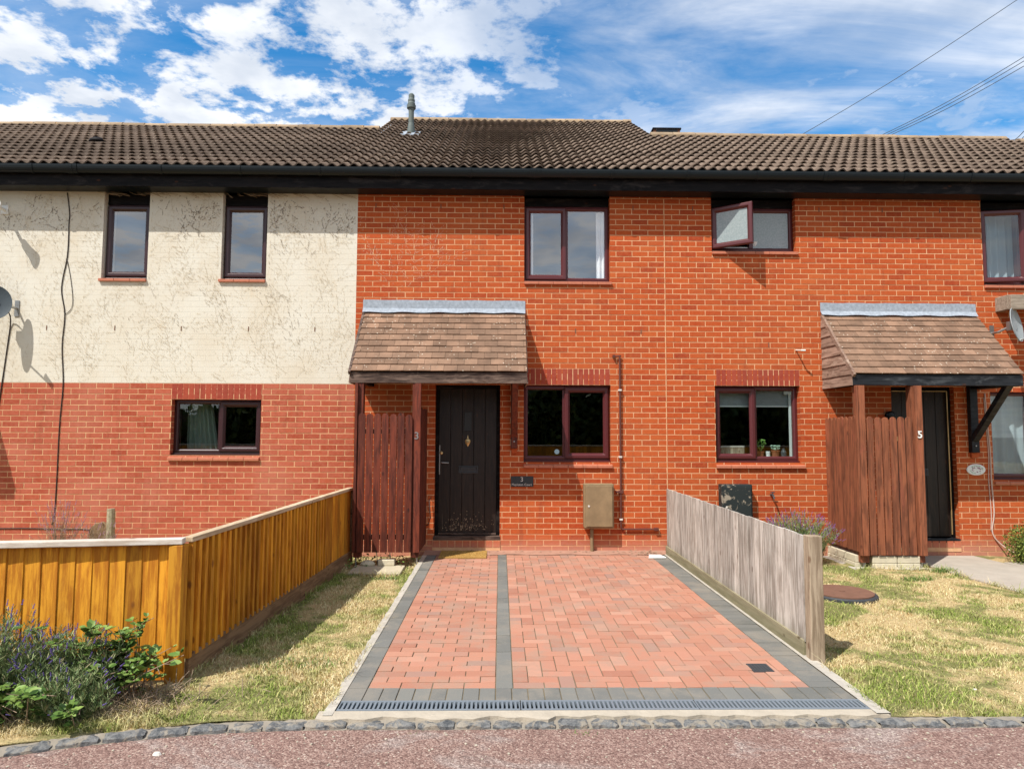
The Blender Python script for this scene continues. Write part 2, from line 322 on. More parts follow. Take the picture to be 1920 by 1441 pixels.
# ------------------------------------------------------------------ mesh helpers
class MB:
    def __init__(s): s.v = []; s.f = []; s.m = []
    def quad(s, a, b, c, d, mi=0):
        n = len(s.v); s.v += [a, b, c, d]; s.f.append((n, n+1, n+2, n+3)); s.m.append(mi)
    def box(s, x0, x1, y0, y1, z0, z1, mi=0, T=None, skip=''):
        n = len(s.v)
        P = [(x0, y0, z0), (x1, y0, z0), (x1, y1, z0), (x0, y1, z0), (x0, y0, z1), (x1, y0, z1), (x1, y1, z1), (x0, y1, z1)]
        if T is not None: P = [tuple(T @ Vector(p)) for p in P]
        s.v += P
        for k, f in (('b', (0, 3, 2, 1)), ('t', (4, 5, 6, 7)), ('f', (0, 1, 5, 4)), ('r', (1, 2, 6, 5)), ('k', (2, 3, 7, 6)), ('l', (3, 0, 4, 7))):
            if k in skip: continue
            s.f.append(tuple(n+q for q in f)); s.m.append(mi)
    def beam(s, a, b, w, h, mi=0):
        a = Vector(a); b = Vector(b); d = (b-a); L = d.length
        T = Matrix.Translation(a) @ d.to_track_quat('X', 'Z').to_matrix().to_4x4()
        s.box(0, L, -w/2, w/2, -h/2, h/2, mi, T)
    def tube(s, pts, r, n=8, mi=0, caps=True):
        pts = [Vector(p) for p in pts]; rs = r if isinstance(r, (list, tuple)) else [r]*len(pts)
        st = len(s.v)
        for i, p in enumerate(pts):
            d = (pts[min(i+1, len(pts)-1)]-pts[max(i-1, 0)]).normalized()
            ref = Vector((0, 0, 1)) if abs(d.z) < .9 else Vector((1, 0, 0))
            u = d.cross(ref).normalized(); v = d.cross(u)
            for k in range(n):
                a = 2*math.pi*k/n; s.v.append(tuple(p+u*math.cos(a)*rs[i]+v*math.sin(a)*rs[i]))
        for i in range(len(pts)-1):
            for k in range(n):
                a = st+i*n+k; b = st+i*n+(k+1) % n; s.f.append((a, b, b+n, a+n)); s.m.append(mi)
        if caps:
            s.f.append(tuple(st+k for k in range(n))[::-1]); s.m.append(mi)
            e = st+(len(pts)-1)*n; s.f.append(tuple(e+k for k in range(n))); s.m.append(mi)
    def lathe(s, c, prof, n=20, mi=0, T=None, sx=1., sy=1.):
        st = len(s.v)
        for (r, z) in prof:
            for k in range(n):
                a = 2*math.pi*k/n; p = Vector((r*sx*math.cos(a), r*sy*math.sin(a), z))
                if T is not None: p = T @ p
                s.v.append((p.x+c[0], p.y+c[1], p.z+c[2]))
        for i in range(len(prof)-1):
            for k in range(n):
                a = st+i*n+k; b = st+i*n+(k+1) % n; s.f.append((a, b, b+n, a+n)); s.m.append(mi)
        s.f.append(tuple(st+k for k in range(n))[::-1]); s.m.append(mi)
        e = st+(len(prof)-1)*n; s.f.append(tuple(e+k for k in range(n))); s.m.append(mi)
    def ring(s, x0, x1, z0, z1, prof, mi=0, T=None):
        """mitred rectangular frame; prof = [(inset, y)...] closed strip"""
        st = len(s.v); L = len(prof)
        for (d, y) in prof:
            for p in ((x0+d, y, z0+d), (x1-d, y, z0+d), (x1-d, y, z1-d), (x0+d, y, z1-d)):
                s.v.append(tuple(T @ Vector(p)) if T is not None else p)
        for i in range(L):
            j = (i+1) % L
            for k in range(4):
                a = st+i*4+k; b = st+i*4+(k+1) % 4; c = st+j*4+(k+1) % 4; d = st+j*4+k
                s.f.append((a, b, c, d)); s.m.append(mi)
    def prism(s, poly, y0, y1, mi=0, ax='y'):
        """extrude polygon; ax y: poly in (x,z); ax x: poly in (y,z); ax z: poly in (x,y)"""
        n = len(poly); st = len(s.v)
        for t in (y0, y1):
            for (a, b) in poly:
                s.v.append((a, t, b) if ax == 'y' else (t, a, b) if ax == 'x' else (a, b, t))
        s.f.append(tuple(st+k for k in range(n))); s.m.append(mi)
        s.f.append(tuple(st+n+k for k in range(n))[::-1]); s.m.append(mi)
        for k in range(n):
            s.f.append((st+k, st+n+k, st+n+(k+1) % n, st+(k+1) % n)); s.m.append(mi)
    def build(s, name, mats, parent=None, bevel=0., smooth=False, fix=True):
        o0 = Vector((0, 0, 0)); q = parent
        while q is not None: o0 += q.location; q = q.parent
        me = bpy.data.meshes.new(name)
        v = np.array(s.v, dtype=float).reshape(-1, 3)-np.array(o0) if s.v else np.zeros((0, 3))
        me.from_pydata(v.tolist(), [], s.f)
        if not isinstance(mats, (list, tuple)): mats = [mats]
        for mt in mats: me.materials.append(mt)
        if len(mats) > 1: me.polygons.foreach_set('material_index', s.m)
        if smooth: me.polygons.foreach_set('use_smooth', [True]*len(me.polygons))
        me.update()
        if fix:
            import bmesh
            b = bmesh.new(); b.from_mesh(me); bmesh.ops.recalc_face_normals(b, faces=b.faces); b.to_mesh(me); b.free()
        o = bpy.data.objects.new(name, me); COL.objects.link(o)
        if parent is not None: o.parent = parent
        if bevel:
            bm = o.modifiers.new('bevel', 'BEVEL'); bm.width = bevel; bm.segments = 2; bm.limit_method = 'ANGLE'
        return o
def tag(o, label, cat, group=None, kind=None):
    o['label'] = label
    if kind: o['kind'] = kind
    if cat: o['category'] = cat
    if group: o['group'] = group
    return o
def struct(o, label=None):
    o['kind'] = 'structure'
    if label: o['label'] = label
    return o
def thing(name, label, cat, loc, group=None):
    o = bpy.data.objects.new(name, None); COL.objects.link(o); o.location = loc; o.empty_display_size = .1
    return tag(o, label, cat, group)
def npmesh(name, V, F, mat, parent=None):
    """numpy mesh: V (n,3), F (k,m) ints"""
    me = bpy.data.meshes.new(name); V = np.asarray(V, dtype=np.float32); F = np.asarray(F, dtype=np.int32)
    k, mm = F.shape
    if parent is not None:
        o0 = Vector((0, 0, 0)); q = parent
        while q is not None: o0 += q.location; q = q.parent
        V = V-np.array(o0, dtype=np.float32)
    me.vertices.add(len(V)); me.vertices.foreach_set('co', V.ravel())
    me.loops.add(k*mm); me.loops.foreach_set('vertex_index', F.ravel())
    me.polygons.add(k); me.polygons.foreach_set('loop_start', np.arange(k, dtype=np.int32)*mm)
    me.update(calc_edges=True); me.validate(); me.materials.append(mat)
    o = bpy.data.objects.new(name, me); COL.objects.link(o)
    if parent is not None: o.parent = parent
    return o
def text_mesh(name, txt, size, x, y, z, mat, parent, depth=.002, bold=0.):
    cu = bpy.data.curves.new(name, 'FONT'); cu.body = txt; cu.size = size; cu.extrude = depth; cu.align_x = 'CENTER'; cu.align_y = 'CENTER'; cu.offset = bold
    tmp = bpy.data.objects.new(name+'_tmp', cu); COL.objects.link(tmp)
    dg = bpy.context.evaluated_depsgraph_get(); me = bpy.data.meshes.new_from_object(tmp.evaluated_get(dg))
    bpy.data.objects.remove(tmp)
    me.transform(Matrix.Translation((x, y, z)) @ Matrix.Rotation(math.pi/2, 4, 'X'))
    o0 = Vector((0, 0, 0)); q = parent
    while q is not None: o0 += q.location; q = q.parent
    me.transform(Matrix.Translation(-o0)); me.materials.clear(); me.materials.append(mat)
    o = bpy.data.objects.new(name, me); COL.objects.link(o); o.parent = parent; return o

# ------------------------------------------------------------------ ground, road, driveway, path
def sheet(name, pts, z, mat, label=None):
    b = MB(); n = len(pts); b.v = [(p[0], p[1], p[2] if len(p) > 2 else z) for p in pts]; b.f = [tuple(range(n))]; b.m = [0]
    return struct(b.build(name, mat), label)
sheet('ground', [(-300, -300), (300, -300), (300, 300), (-300, 300)], -.16, M['soil'])
def kerbY(x): return -5.262-(max(0, -1.0-x)**2)*.13
def lawnZ(y): return -.065+(.045 if y < -4.6 else .045*max(0, (-y-2.5)/2.1))
def lawn(name, x0, x1, y0, y1):
    b = MB(); nx, ny = max(2, int((x1-x0)/.12)), max(2, int((y1-y0)/.12))
    for j in range(ny+1):
        for i in range(nx+1):
            x = x0+(x1-x0)*i/nx; y = max(y0+(y1-y0)*j/ny, kerbY(x) if y0 < -5 else -99)
            b.v.append((x, y, lawnZ(y)+.008*math.sin(x*5+y*3)+random.uniform(-.004, .004)))
    for j in range(ny):
        for i in range(nx):
            a = j*(nx+1)+i; b.f.append((a, a+1, a+nx+2, a+nx+1)); b.m.append(0)
    return struct(b.build(name, M['thatch'], smooth=True))
lawn('lawn_soil', -9, -1.0, -6.2, .02); lawn('lawn_soil', 2.25, 12, -5.27, .02)
rb = MB(); xs = np.linspace(-14, 14, 57)
for i in range(56):
    a, b_ = xs[i], xs[i+1]; rb.quad((a, -13, -.05), (b_, -13, -.05), (b_, kerbY(b_)-.07, -.043), (a, kerbY(a)-.07, -.043))
struct(rb.build('road', M['road']))
sheet('far_verge', [(-30, -60), (30, -60), (30, -13), (-30, -13)], -.07, M['thatch'])
# loose chippings and stones on the road edge
cb = MB()
for k in range(260):
    x = random.uniform(-3.2, 5.2); y = kerbY(x)-.10-abs(random.gauss(0, .35)); r = random.uniform(.003, .009)
    r *= .8
    T = Matrix.Translation((x, y, -.043+r*.3)) @ Matrix.Rotation(random.uniform(0, 6), 4, 'Z') @ Matrix.Rotation(random.uniform(-.5, .5), 4, 'X')
    cb.box(-r, r, -r*.8, r*.8, -r*.5, r*.5, 0, T)
tag(cb.build('loose_chippings', M['concrete'], bevel=.002), 'loose pale chippings scattered on the reddish road by the kerb', None, kind='stuff')

# kerb stones: worn, uneven blocks almost buried in pale mortar
kb = MB(); x = -4.2
while x < 8.5:
    L = random.uniform(.17, .23); y0 = kerbY(x); y1 = kerbY(x+L)
    pale = 1 if random.random() < (.10 if x > -1 else .0) else 0
    ang = math.atan2(y1-y0, L)+random.uniform(-.02, .02); T = Matrix.Translation((x+L/2, (y0+y1)/2-.043, 0)) @ Matrix.Rotation(ang, 4, 'Z')
    nx, ny = 9, 6; hw, hd = L/2-random.uniform(.004, .010), .040+random.uniform(-.003, .004); q = len(kb.v); top = -.014+random.uniform(-.006, .005); ph = random.uniform(0, 9)
    for j in range(ny):
        for i in range(nx):
            u, v = -1+2*i/(nx-1), -1+2*j/(ny-1); ed = max(abs(u)**5, abs(v)**4)
            z = top-.012*ed+.006*math.sin(u*4+ph)*math.cos(v*3+ph*2)+random.uniform(-.0035, .0035)
            kb.v.append(tuple(T @ Vector((u*hw*(1-.03*abs(v)**3)+random.uniform(-.003, .003), v*hd*(1-.05*abs(u)**6)+random.uniform(-.0035, .0035), z))))
    for j in range(ny-1):
        for i in range(nx-1): a_ = q+j*nx+i; kb.f.append((a_, a_+1, a_+nx+1, a_+nx)); kb.m.append(pale)
    for i in range(nx-1):
        a_, b2 = kb.v[q+i], kb.v[q+i+1]; kb.quad((a_[0], a_[1]-.004, -.12), (b2[0], b2[1]-.004, -.12), b2, a_, pale)
    x += L
ko = kb.build('kerb', [M['kerbstone'], M['concrete']], smooth=True, fix=False)
struct(ko, 'row of worn dark granite kerb blocks with pale mortar between them')
mb = MB(); xs = np.linspace(-4.2, 8.5, 400)
def my(x): return .003*math.sin(x*37)+.002*math.sin(x*91+2)
for i in range(399):
    a, b_ = xs[i], xs[i+1]; ya, yb = kerbY(a), kerbY(b_)
    za, zb2 = -.034+my(a)*.7, -.034+my(b_)*.7
    mb.quad((a, ya-.084+my(a), za-.006), (b_, yb-.084+my(b_), zb2-.006), (b_, yb+.004, zb2+.014), (a, ya+.004, za+.014))
    mb.quad((a, ya-.086+my(a), -.16), (b_, yb-.086+my(b_), -.16), (b_, yb-.084+my(b_), zb2-.006), (a, ya-.084+my(a), za-.006))
struct(mb.build('kerb_mortar', plain('dirty_kerb_mortar', (.25, .215, .17), .95, .4, sc=9, bmp=.006), smooth=True))
# concrete strip between drain and kerb
cs = MB(); N = 70
for i in range(N):
    a = -1.03+i*(3.27/N); b_ = a+3.27/N
    def e(x): return -5.262-.028*abs(math.sin(x*5.3))*(1.4 if x < .3 else .3)-.012*math.sin(x*31)
    cs.quad((a, e(a), -.004), (b_, e(b_), -.004), (b_, -5.198, .001), (a, -5.198, .001)); cs.quad((a, e(a), -.03), (b_, e(b_), -.03), (b_, e(b_), -.004), (a, e(a), -.004))
struct(cs.build('concrete_strip', M['concrete']))

# driveway of block pavers
dv = MB(); G = .0048
def pav(x0, x1, y0, y1, mi, bx=None):
    if bx:
        x0 = max(x0, bx[0]); x1 = min(x1, bx[1]); y0 = max(y0, bx[2]); y1 = min(y1, bx[3])
    if x1-x0 < .02 or y1-y0 < .02: return
    dz = random.uniform(-.0025, .0025); g1 = G/2+random.uniform(0, .0012)
    tx, ty = random.uniform(-.002, .002), random.uniform(-.002, .002); n = len(dv.v)
    dv.box(x0+g1, x1-g1, y0+g1, y1-g1, -.05, 0, mi)
    for k in range(n+4, n+8):
        v = dv.v[k]; dv.v[k] = (v[0], v[1], v[2]+dz+(tx if v[0] > x0+.03 else -tx)*.5+(ty if v[1] > y0+.03 else -ty)*.5)
YB = -.26
r = 0; y = -4.85
while y < YB:
    off = -.1 if r % 2 else 0; x = -.82+off
    while x < -.02: pav(x, x+.2, y, y+.1, 0, (-.82, -.02, -4.85, YB)); x += .2
    y += .1; r += 1
bxr = (.09, 1.97, -4.85, YB)
for j in range(-2, 50):
    for i in range(-4, 24):
        mm = (i-j) % 4; x = .09+i*.1; y = -4.85+j*.1
        if mm == 0: pav(x, x+.2, y, y+.1, 0, bxr)
        elif mm == 3: pav(x, x+.1, y, y+.2, 0, bxr)
y = -5.05
while y < YB:
    pav(-.945, -.82, y, y+.2, 1, (-1, 3, -5.05, YB)); pav(-.02, .09, y+.1, y+.3, 1, (-1, 3, -4.85, YB))
    y += .2
y = -4.85
while y < YB: pav(1.97, 2.17, y, y+.1, 1, (-1, 3, -4.85, YB)); y += .1
x = -.82
while x < 2.17: pav(x, x+.1, -5.05, -4.85, 1, (-.82, 2.17, -9, 9)); x += .1
struct(dv.build('driveway', [M['paver'], M['paver_grey']], bevel=.003), 'red block driveway with charcoal border and a charcoal strip up its length')
sheet('driveway_bed', [(-.95, -5.06), (2.18, -5.06), (2.18, -.22), (-.95, -.22)], -.006, M['joint'])
hb = MB()
def strip(x0, x1, y0, y1, z, mi=0):
    n = max(3, int(abs(y1-y0)/.07)); pr = None
    for i in range(n+1):
        y = y0+(y1-y0)*i/n; a = x0+random.uniform(-.006, .006)
        if pr: hb.quad((pr[0], pr[1], z), (x1, pr[1], z), (x1, y, z), (a, y, z), mi); hb.quad((pr[0], pr[1], z-.1), (pr[0], pr[1], z), (a, y, z), (a, y, z-.1), mi)
        pr = (a, y)
strip(-1.0, -.944, -5.26, -.3, .002); strip(2.245, 2.168, -5.26, -.25, .004)
struct(hb.build('driveway_edging', M['haunch'], fix=False), 'whitish mortar haunching along both sides of the driveway')
bk = MB(); n = 60
for i in range(n):
    a = -1.0+i*3.24/n; b_ = a+3.24/n; f = lambda x: -.27+.03*math.sin(x*9)
    bk.quad((a, f(a), .004), (b_, f(b_), .004), (b_, 0, .014), (a, 0, .014))
struct(bk.build('wall_foot_mortar', plain('sandy_mortar_foot', (.36, .20, .14), .95, .35, sc=8, bmp=.005)))
# path to number 5
path = [[(5.36, -.02), (6.45, -.02), (6.5, -.75), (5.39, -.72)], [(5.39, -.728), (6.50, -.758), (6.50, -1.40), (5.41, -1.36)], [(5.41, -1.368), (6.50, -1.408), (6.52, -2.2), (5.46, -2.16)], [(6.51, -.5), (7.6, -.5), (7.6, -1.4), (6.51, -1.4)]]
pb = MB()
for q in path: pb.prism(q, -.12, -.048+random.uniform(-.003, .003), 0, 'z')
struct(pb.build('path', plain('grey_flagstone', (.38, .33, .27), .9, .25, sc=5, bmp=.004), bevel=.006), 'grey flagstone path to the right hand front door')

# ------------------------------------------------------------------ brick walls
XB = -1.995
def split(intervals, a, b):
    out = []
    for (p, q) in intervals:
        if b <= p or a >= q: out.append((p, q)); continue
        if a > p: out.append((p, a))
        if b < q: out.append((b, q))
    return out
def brick_wall(name, parent, x0, x1, z0, z1, holes, mat, mortar, reveal, depth=.11, proud=0., bond=XB, jt=1., J=.0058, MY=.001):
    b = MB(); ROW = .075; r0_ = int(round(z0/ROW)); r1_ = int(math.ceil(z1/ROW-1e-6))
    for r in range(r0_, r1_):
        za, zb = r*ROW+J, min((r+1)*ROW-J, z1-.002); zm = (za+zb)/2
        iv = [(x0, x1)]
        for h in holes:
            if h[2] < zm < h[3]: iv = split(iv, h[0], h[1])
        off = bond+(.1125 if r % 2 else 0)
        for (p, q) in iv:
            k = math.floor((p-off)/.225)
            while True:
                a = off+k*.225; c = a+.225; k += 1
                if a >= q: break
                a1, c1 = max(a, p), min(c, q)
                if c1-a1 < .016: continue
                a1 += 0 if a1 == p else J; c1 -= 0 if c1 == q else J
                j = random.uniform(-.0018, .0010)*jt-.0012-proud; e1, e2, e3, e4 = [random.uniform(-.0012, .0012) for _ in range(4)]
                n = len(b.v); A = (a1+e1, j, za+e3); B = (c1+e2, j, za+e4); Cc = (c1-e1, j, zb+e3); D = (a1-e2, j, zb+e4)
                y2 = .012
                b.v += [A, B, Cc, D, (A[0], y2, A[2]), (B[0], y2, B[2]), (Cc[0], y2, Cc[2]), (D[0], y2, D[2])]
                for f in ((0, 1, 2, 3), (0, 4, 5, 1), (1, 5, 6, 2), (2, 6, 7, 3), (3, 7, 4, 0)): b.f.append(tuple(n+t for t in f)); b.m.append(0)
    xs_ = sorted({x0, x1, *[max(x0, min(x1, h[0])) for h in holes], *[max(x0, min(x1, h[1])) for h in holes]})
    zs_ = sorted({z0, z1, *[max(z0, min(z1, h[2])) for h in holes], *[max(z0, min(z1, h[3])) for h in holes]})
    for i in range(len(xs_)-1):
        for k in range(len(zs_)-1):
            xm, zm = (xs_[i]+xs_[i+1])/2, (zs_[k]+zs_[k+1])/2
            if any(h[0] < xm < h[1] and h[2] < zm < h[3] for h in holes): continue
            b.quad((xs_[i], MY, zs_[k]), (xs_[i+1], MY, zs_[k]), (xs_[i+1], MY, zs_[k+1]), (xs_[i], MY, zs_[k+1]), 1)
            b.quad((xs_[i], .30, zs_[k]), (xs_[i], .30, zs_[k+1]), (xs_[i+1], .30, zs_[k+1]), (xs_[i+1], .30, zs_[k]), 3)
    for h in holes:
        a, c, p, q = h[:4]; p = max(p, z0); q = min(q, z1)
        if p >= q: continue
        # reveals as courses of brick
        z = p
        while z < q-1e-4:
            zt = min(z+.075, q); g = .005
            for xx in (a, c):
                b.quad((xx, 0, z+g), (xx, .30, z+g), (xx, .30, zt-g), (xx, 0, zt-g), 2); 
                e_ = .002 if xx == a else -.002
                b.quad((xx-e_, 0.001, z), (xx-e_, .30, z), (xx-e_, .30, zt), (xx-e_, .001, zt), 1)
            z += .075
        b.quad((a, .001, q), (c, .001, q), (c, .30, q), (a, .30, q), 2); b.quad((a, .001, p), (c, .001, p), (c, .30, p), (a, .30, p), 2)
    return b.build(name, [mat, mortar, reveal, M['dark']], parent, fix=False)
def soldier(parent, x0, x1, z0, z1, label=None):
    b = MB(); n = round((x1-x0)/.075); w_ = (x1-x0)/n
    for k in range(n): b.box(x0+k*w_+.006, x0+(k+1)*w_-.006, -.004+random.uniform(-.001, .001), .02, z0+.005, z1-.005, 0)
    b.box(x0, x1, -.0015, .02, z0, z1, 1)
    return b.build('lintel', [M['brick_dark'], M['mortar']], parent)
# openings
UL1 = (-5.49, -4.865, 3.68, 4.90); UL2 = (-3.86, -3.24, 3.68, 4.90); LG = (-4.46, -3.25, 1.275, 2.03)
CU = (.325, 1.522, 3.68, 4.90); CG = (.322, 1.517, 1.195, 2.25); D3 = (-.887, .0, .15, 2.25)
RU = (2.95, 4.14, 4.13, 4.90); RG = (2.96, 4.136, 1.195, 2.25); D5 = (5.41, 6.29, .12, 2.25)
FU = (6.787, 7.98, 3.68, 4.90); FG = (6.80, 8.0, .965, 2.19)
houses = {}
def house(key, label, x, x0, x1, holes, kind):
    h = thing('terraced_house', label, 'house', ((x0+x1)/2, 0, 0), 'brick terraced houses in one row'); houses[key] = h
    if kind == 'painted':
        brick_wall('wall', h, x0, x1, 0-.075, 2.25, holes, M['brick_left'], M['mortar'], M['brick_left'])
        o = brick_wall('painted_wall', h, x0, x1, 2.25, 4.90, holes, M['paint'], M['paint'], M['paint'], proud=.0, jt=.12, J=.0035, MY=-.0004); o['label'] = 'cream painted upper brickwork marked by dead creeper'
    else:
        brick_wall('wall', h, x0, x1, 0-.075, 4.90, holes, kind, M['mortar'], kind)
    # dark room shell behind the wall
    b = MB()
    for (za, zb) in ((.1, 2.45), (2.6, 4.95)):
        b.quad((x0, 4.2, za), (x1, 4.2, za), (x1, 4.2, zb), (x0, 4.2, zb)); b.quad((x0, .3, za), (x1, .3, za), (x1, 4.2, za), (x0, 4.2, za)); b.quad((x0, .3, zb), (x1, .3, zb), (x1, 4.2, zb), (x0, 4.2, zb))
        b.quad((x0+.01, .3, za), (x0+.01, 4.2, za), (x0+.01, 4.2, zb), (x0+.01, .3, zb)); b.quad((x1-.01, .3, za), (x1-.01, 4.2, za), (x1-.01, 4.2, zb), (x1-.01, .3, zb))
    b.build('room', M['dark'], h); return h
XL = -1.995; XM = 2.285; XR = 6.60
hl = house('L', 'left house with cream painted upper wall over weathered red brick', 0, -10.2, XL, [UL1, UL2, LG], 'painted')
hc = house('C', 'middle house number 3 in bright red brick with dark brown front door', 0, XL, XM, [CU, CG, D3], M['brick'])
hr = house('R', 'right house number 5 in red brick with an upstairs casement swung open', 0, XM, XR, [RU, RG, D5], M['brick'])
hf = house('F', 'red brick house cut off by the right edge, with net curtains in its windows', 0, XR, 11.2, [FU, FG], M['brick'])
soldier(hl, -4.465, -3.245, 2.035, 2.248); soldier(hc, .335, 1.51, 2.25, 2.478); soldier(hr, 2.975, 4.14, 2.25, 2.478)
# pale movement joint between 3 and 5
b = MB(); b.box(XM-.0045, XM+.0045, -.005, .01, .0, 4.88); b.build('movement_joint', M['mortar'], hr)
# weep slots
for h, pts in ((hl, [(-6.19, 3.0), (-5.27, 3.0), (-4.37, 3.0), (-3.455, 3.0), (-2.55, 3.0)]), (hc, [(-1.744, 4.74), (-.84, 4.74), (.04, 4.74), (1.85, 4.74), (1.036, 3.0), (1.946, 3.0)]), (hr, [(2.69, 4.74), (4.48, 4.74), (5.38, 4.74), (6.2, 4.74), (3.72, 2.82)])):
    for (x, z) in pts: b = MB(); b.box(x-.006, x+.006, -.005, .01, z-.032, z+.032); b.build('weep_vent', M['rust'], h)

# windows ------------------------------------------------------------
FR = [(0, .17), (0, .088), (.036, .084), (.048, .094), (.056, .112), (.056, .17)]
CA = [(0, .112), (0, .066), (.012, .058), (.045, .058), (.052, .064), (.074, .088), (.074, .112)]
def pane(h, wn, x0, x1, z0, z1, y, mat, T=None):
    b = MB(); b.box(x0, x1, y, y+.006, z0, z1, 0, T); return b.build('glass', mat, wn)
def window(h, o, casements, split_at=None, ztop=None, mat='glass', sillz=None, open_ang=None, frame='upvc', sx=(0, .02), sillh=.07, skipglass=False):
    x0, x1, z0, z1 = o; z1 = ztop or z1; b = MB(); zb = z0+.028
    b.ring(x0+.004, x1-.004, zb, z1-.004, FR)
    if split_at: b.box(split_at-.028, split_at+.028, .090, .168, zb+.05, z1-.06)
    b.box(x0+.004, x1-.004, .045, .165, z0+.002, zb-.002)       # plastic cill
    if o[3] > z1+.01: b.box(x0+.004, x1-.004, .082, .165, z1-.002, o[3]-.004, 1)  # black infill stands in for the deep eaves shade above the frame
    wn = b.build('window', [M[frame], M['fascia']], h, bevel=.0025)
    cells = [(x0+.05, (split_at or x1)-(.02 if split_at else .05)), ((split_at or x0)+.02, x1-.05)] if split_at else [(x0+.05, x1-.05)]
    for i, (a, c) in enumerate(cells):
        if i in casements:
            xa, xb = a-.030, c+.030 if not split_at else (c+.022 if i == 0 else c+.03)
            if split_at and i == 1: xa = a-.022
            za, zt = zb+.020, z1-.024; T = None
            if open_ang is not None and i == open_ang[0]:
                px, py = xa, .09; T = Matrix.Translation((px, py-.03, 0)) @ Matrix.Rotation(-open_ang[1], 4, 'Z') @ Matrix.Translation((-px, -py, 0))
            cb_ = MB(); cb_.ring(xa, xb, za, zt, CA, 0, T); ca = cb_.build('casement', M[frame], wn, bevel=.002)
            pane(h, wn, xa+.07, xb-.07, za+.07, zt-.07, .090, M[mat], T)
            hb_ = MB()
            if T is None: hb_.box(xb-.06, xb-.045, .035, .058, (za+zt)/2-.05, (za+zt)/2+.05) if False else None
        else:
            pane(h, wn, a, c, zb+.05, z1-.055, .115, M[mat])
    s = MB(); n = max(2, round((x1-x0)/.2)); w_ = (x1-x0+sx[0]+sx[1])/n; zt = z0; hgt = sillh
    for k in range(n):
        xa = x0-sx[0]+k*w_; s.prism([(.09, zt+.004), (-.035, zt-hgt+.038), (-.035, zt-hgt), (.0, zt-hgt), (.09, zt-hgt+.02)], xa, xa+w_-.004, 0, 'x')
    s.build('sill', M['sill'], wn, bevel=.003)
    return wn
window(hl, UL1, [0], None, 4.75, 'glass_bright', sx=(.02, -.0), sillh=.035, frame='upvc_dark'); window(hl, UL2, [0], None, 4.75, 'glass_bright', sx=(.02, -.0), sillh=.035, frame='upvc_dark')
window(hl, LG, [1], -3.83, None, 'glass', sx=(.02, 0), frame='upvc_dark')
window(hc, CU, [0], .915, 4.78, 'glass_bright', sillh=.035); window(hc, CG, [1], .89, None, 'glass', sillh=.075)
window(hr, RU, [0], 3.54, 4.78, 'frosted', open_ang=(0, R(36)), sillh=.04); window(hr, RG, [0], 3.535, None, 'glass', sillh=.075, sx=(0, .05))
window(hf, FU, [0, 1], 7.38, 4.78, 'glass', open_ang=(0, R(10)), sillh=.04); window(hf, FG, [1], 7.40, None, 'glass', sillh=.06)

# doors ---------------------------------------------------------------
def door(h, o, y, num5=False):
    x0, x1, z0, z1 = o; b = MB(); zs = z0+.055
    b.ring(x0+.003, x1-.003, zs-.05, z1-.003, [(0, y+.08), (0, y-.012), (.035, y-.016), (.045, y+.01), (.045, y+.08)])
    fr = b.build('door_frame', M['fascia'], h, bevel=.002)
    d = MB(); xa, xb = x0+.046, x1-.046; n = 5; w_ = (xb-xa)/n
    for k in range(n): d.box(xa+k*w_+.002, xa+(k+1)*w_-.002, y+.012, y+.055, zs+.01, z1-.05)
    dr = d.build('door', M['door_dark'], h, bevel=.004)
    s = MB(); s.box(x0-.01, x1+.006, y-.10, y+.08, z0-.002, z0+.050); 
    s.build('threshold', M['beam_brown'] if not num5 else M['beam_black'], h, bevel=.004)
    s = MB(); w2 = .085; k = int((x1-x0)/w2)
    return dr, xa, xb, zs
def brick_riser(h, x0, x1):
    b = MB(); k = round((x1-x0)/.1); w_ = (x1-x0)/k
    for i in range(k): b.box(x0+i*w_+.005, x0+(i+1)*w_-.005, -.012, .01, .055, .142)
    b.box(x0, x1, -.008, .01, .0, .146, 1); b.build('step_riser', [M['brick'], M['mortar']], h)
dr, xa, xb, zs = door(hc, D3, .09); brick_riser(hc, D3[0]-.02, D3[1]+.01)
b = MB(); b.ring(-.515, -.37, 1.60, 1.90, [(0, .100), (0, .094), (.018, .094), (.022, .10)]); b.build('door_trim', M['door_dark'], dr)
pb_ = MB(); pb_.box(-.493, -.392, .094, .100, 1.622, 1.878); pb_.build('door_glass', M['slate'], dr)
b = MB(); b.lathe((-.444, .098, 1.475), [(.0, -.075), (.012, -.06), (.030, -.03), (.040, 0), (.036, .02), (.024, .03), (.008, .045), (.006, .065), (.0, .09)], 14, 0, None, 1., .45); b.lathe((-.444, .086, 1.462), [(.0, -.02), (.02, -.012), (.022, .0), (.012, .015), (.0, .018)], 10); b.build('knocker', M['brass'], dr, smooth=True)
b = MB(); b.ring(-.568, -.302, 1.035, 1.140, [(0, .102), (0, .090), (.012, .086), (.022, .094), (.022, .102)]); b.box(-.55, -.32, .092, .100, 1.055, 1.09); b.box(-.54, -.33, .084, .094, 1.088, 1.122); b.build('letterbox', M['iron'], dr, bevel=.002)
b = MB(); Tm = Matrix.Rotation(math.pi/2, 4, 'X'); b.lathe((-.808, .104, 1.315), [(.024, -.002), (.026, .008), (.018, .018), (.0, .020)], 16, 0, Tm); b.build('door_lock', M['brass'], dr, smooth=True)
b = MB(); b.tube([(-.80, .10, 1.185), (-.80, .055, 1.185), (-.79, .05, 1.183), (-.70, .05, 1.18)], .008, 8); b.box(-.835, -.822, .095, .104, 1.02, 1.42); b.build('door_handle', M['metal'], dr, smooth=False)
b = MB(); b.box(-.84, -.05, .066, .104, .208, .232); b.build('weather_bar', M['beam_brown'], dr, bevel=.003)
b = MB()
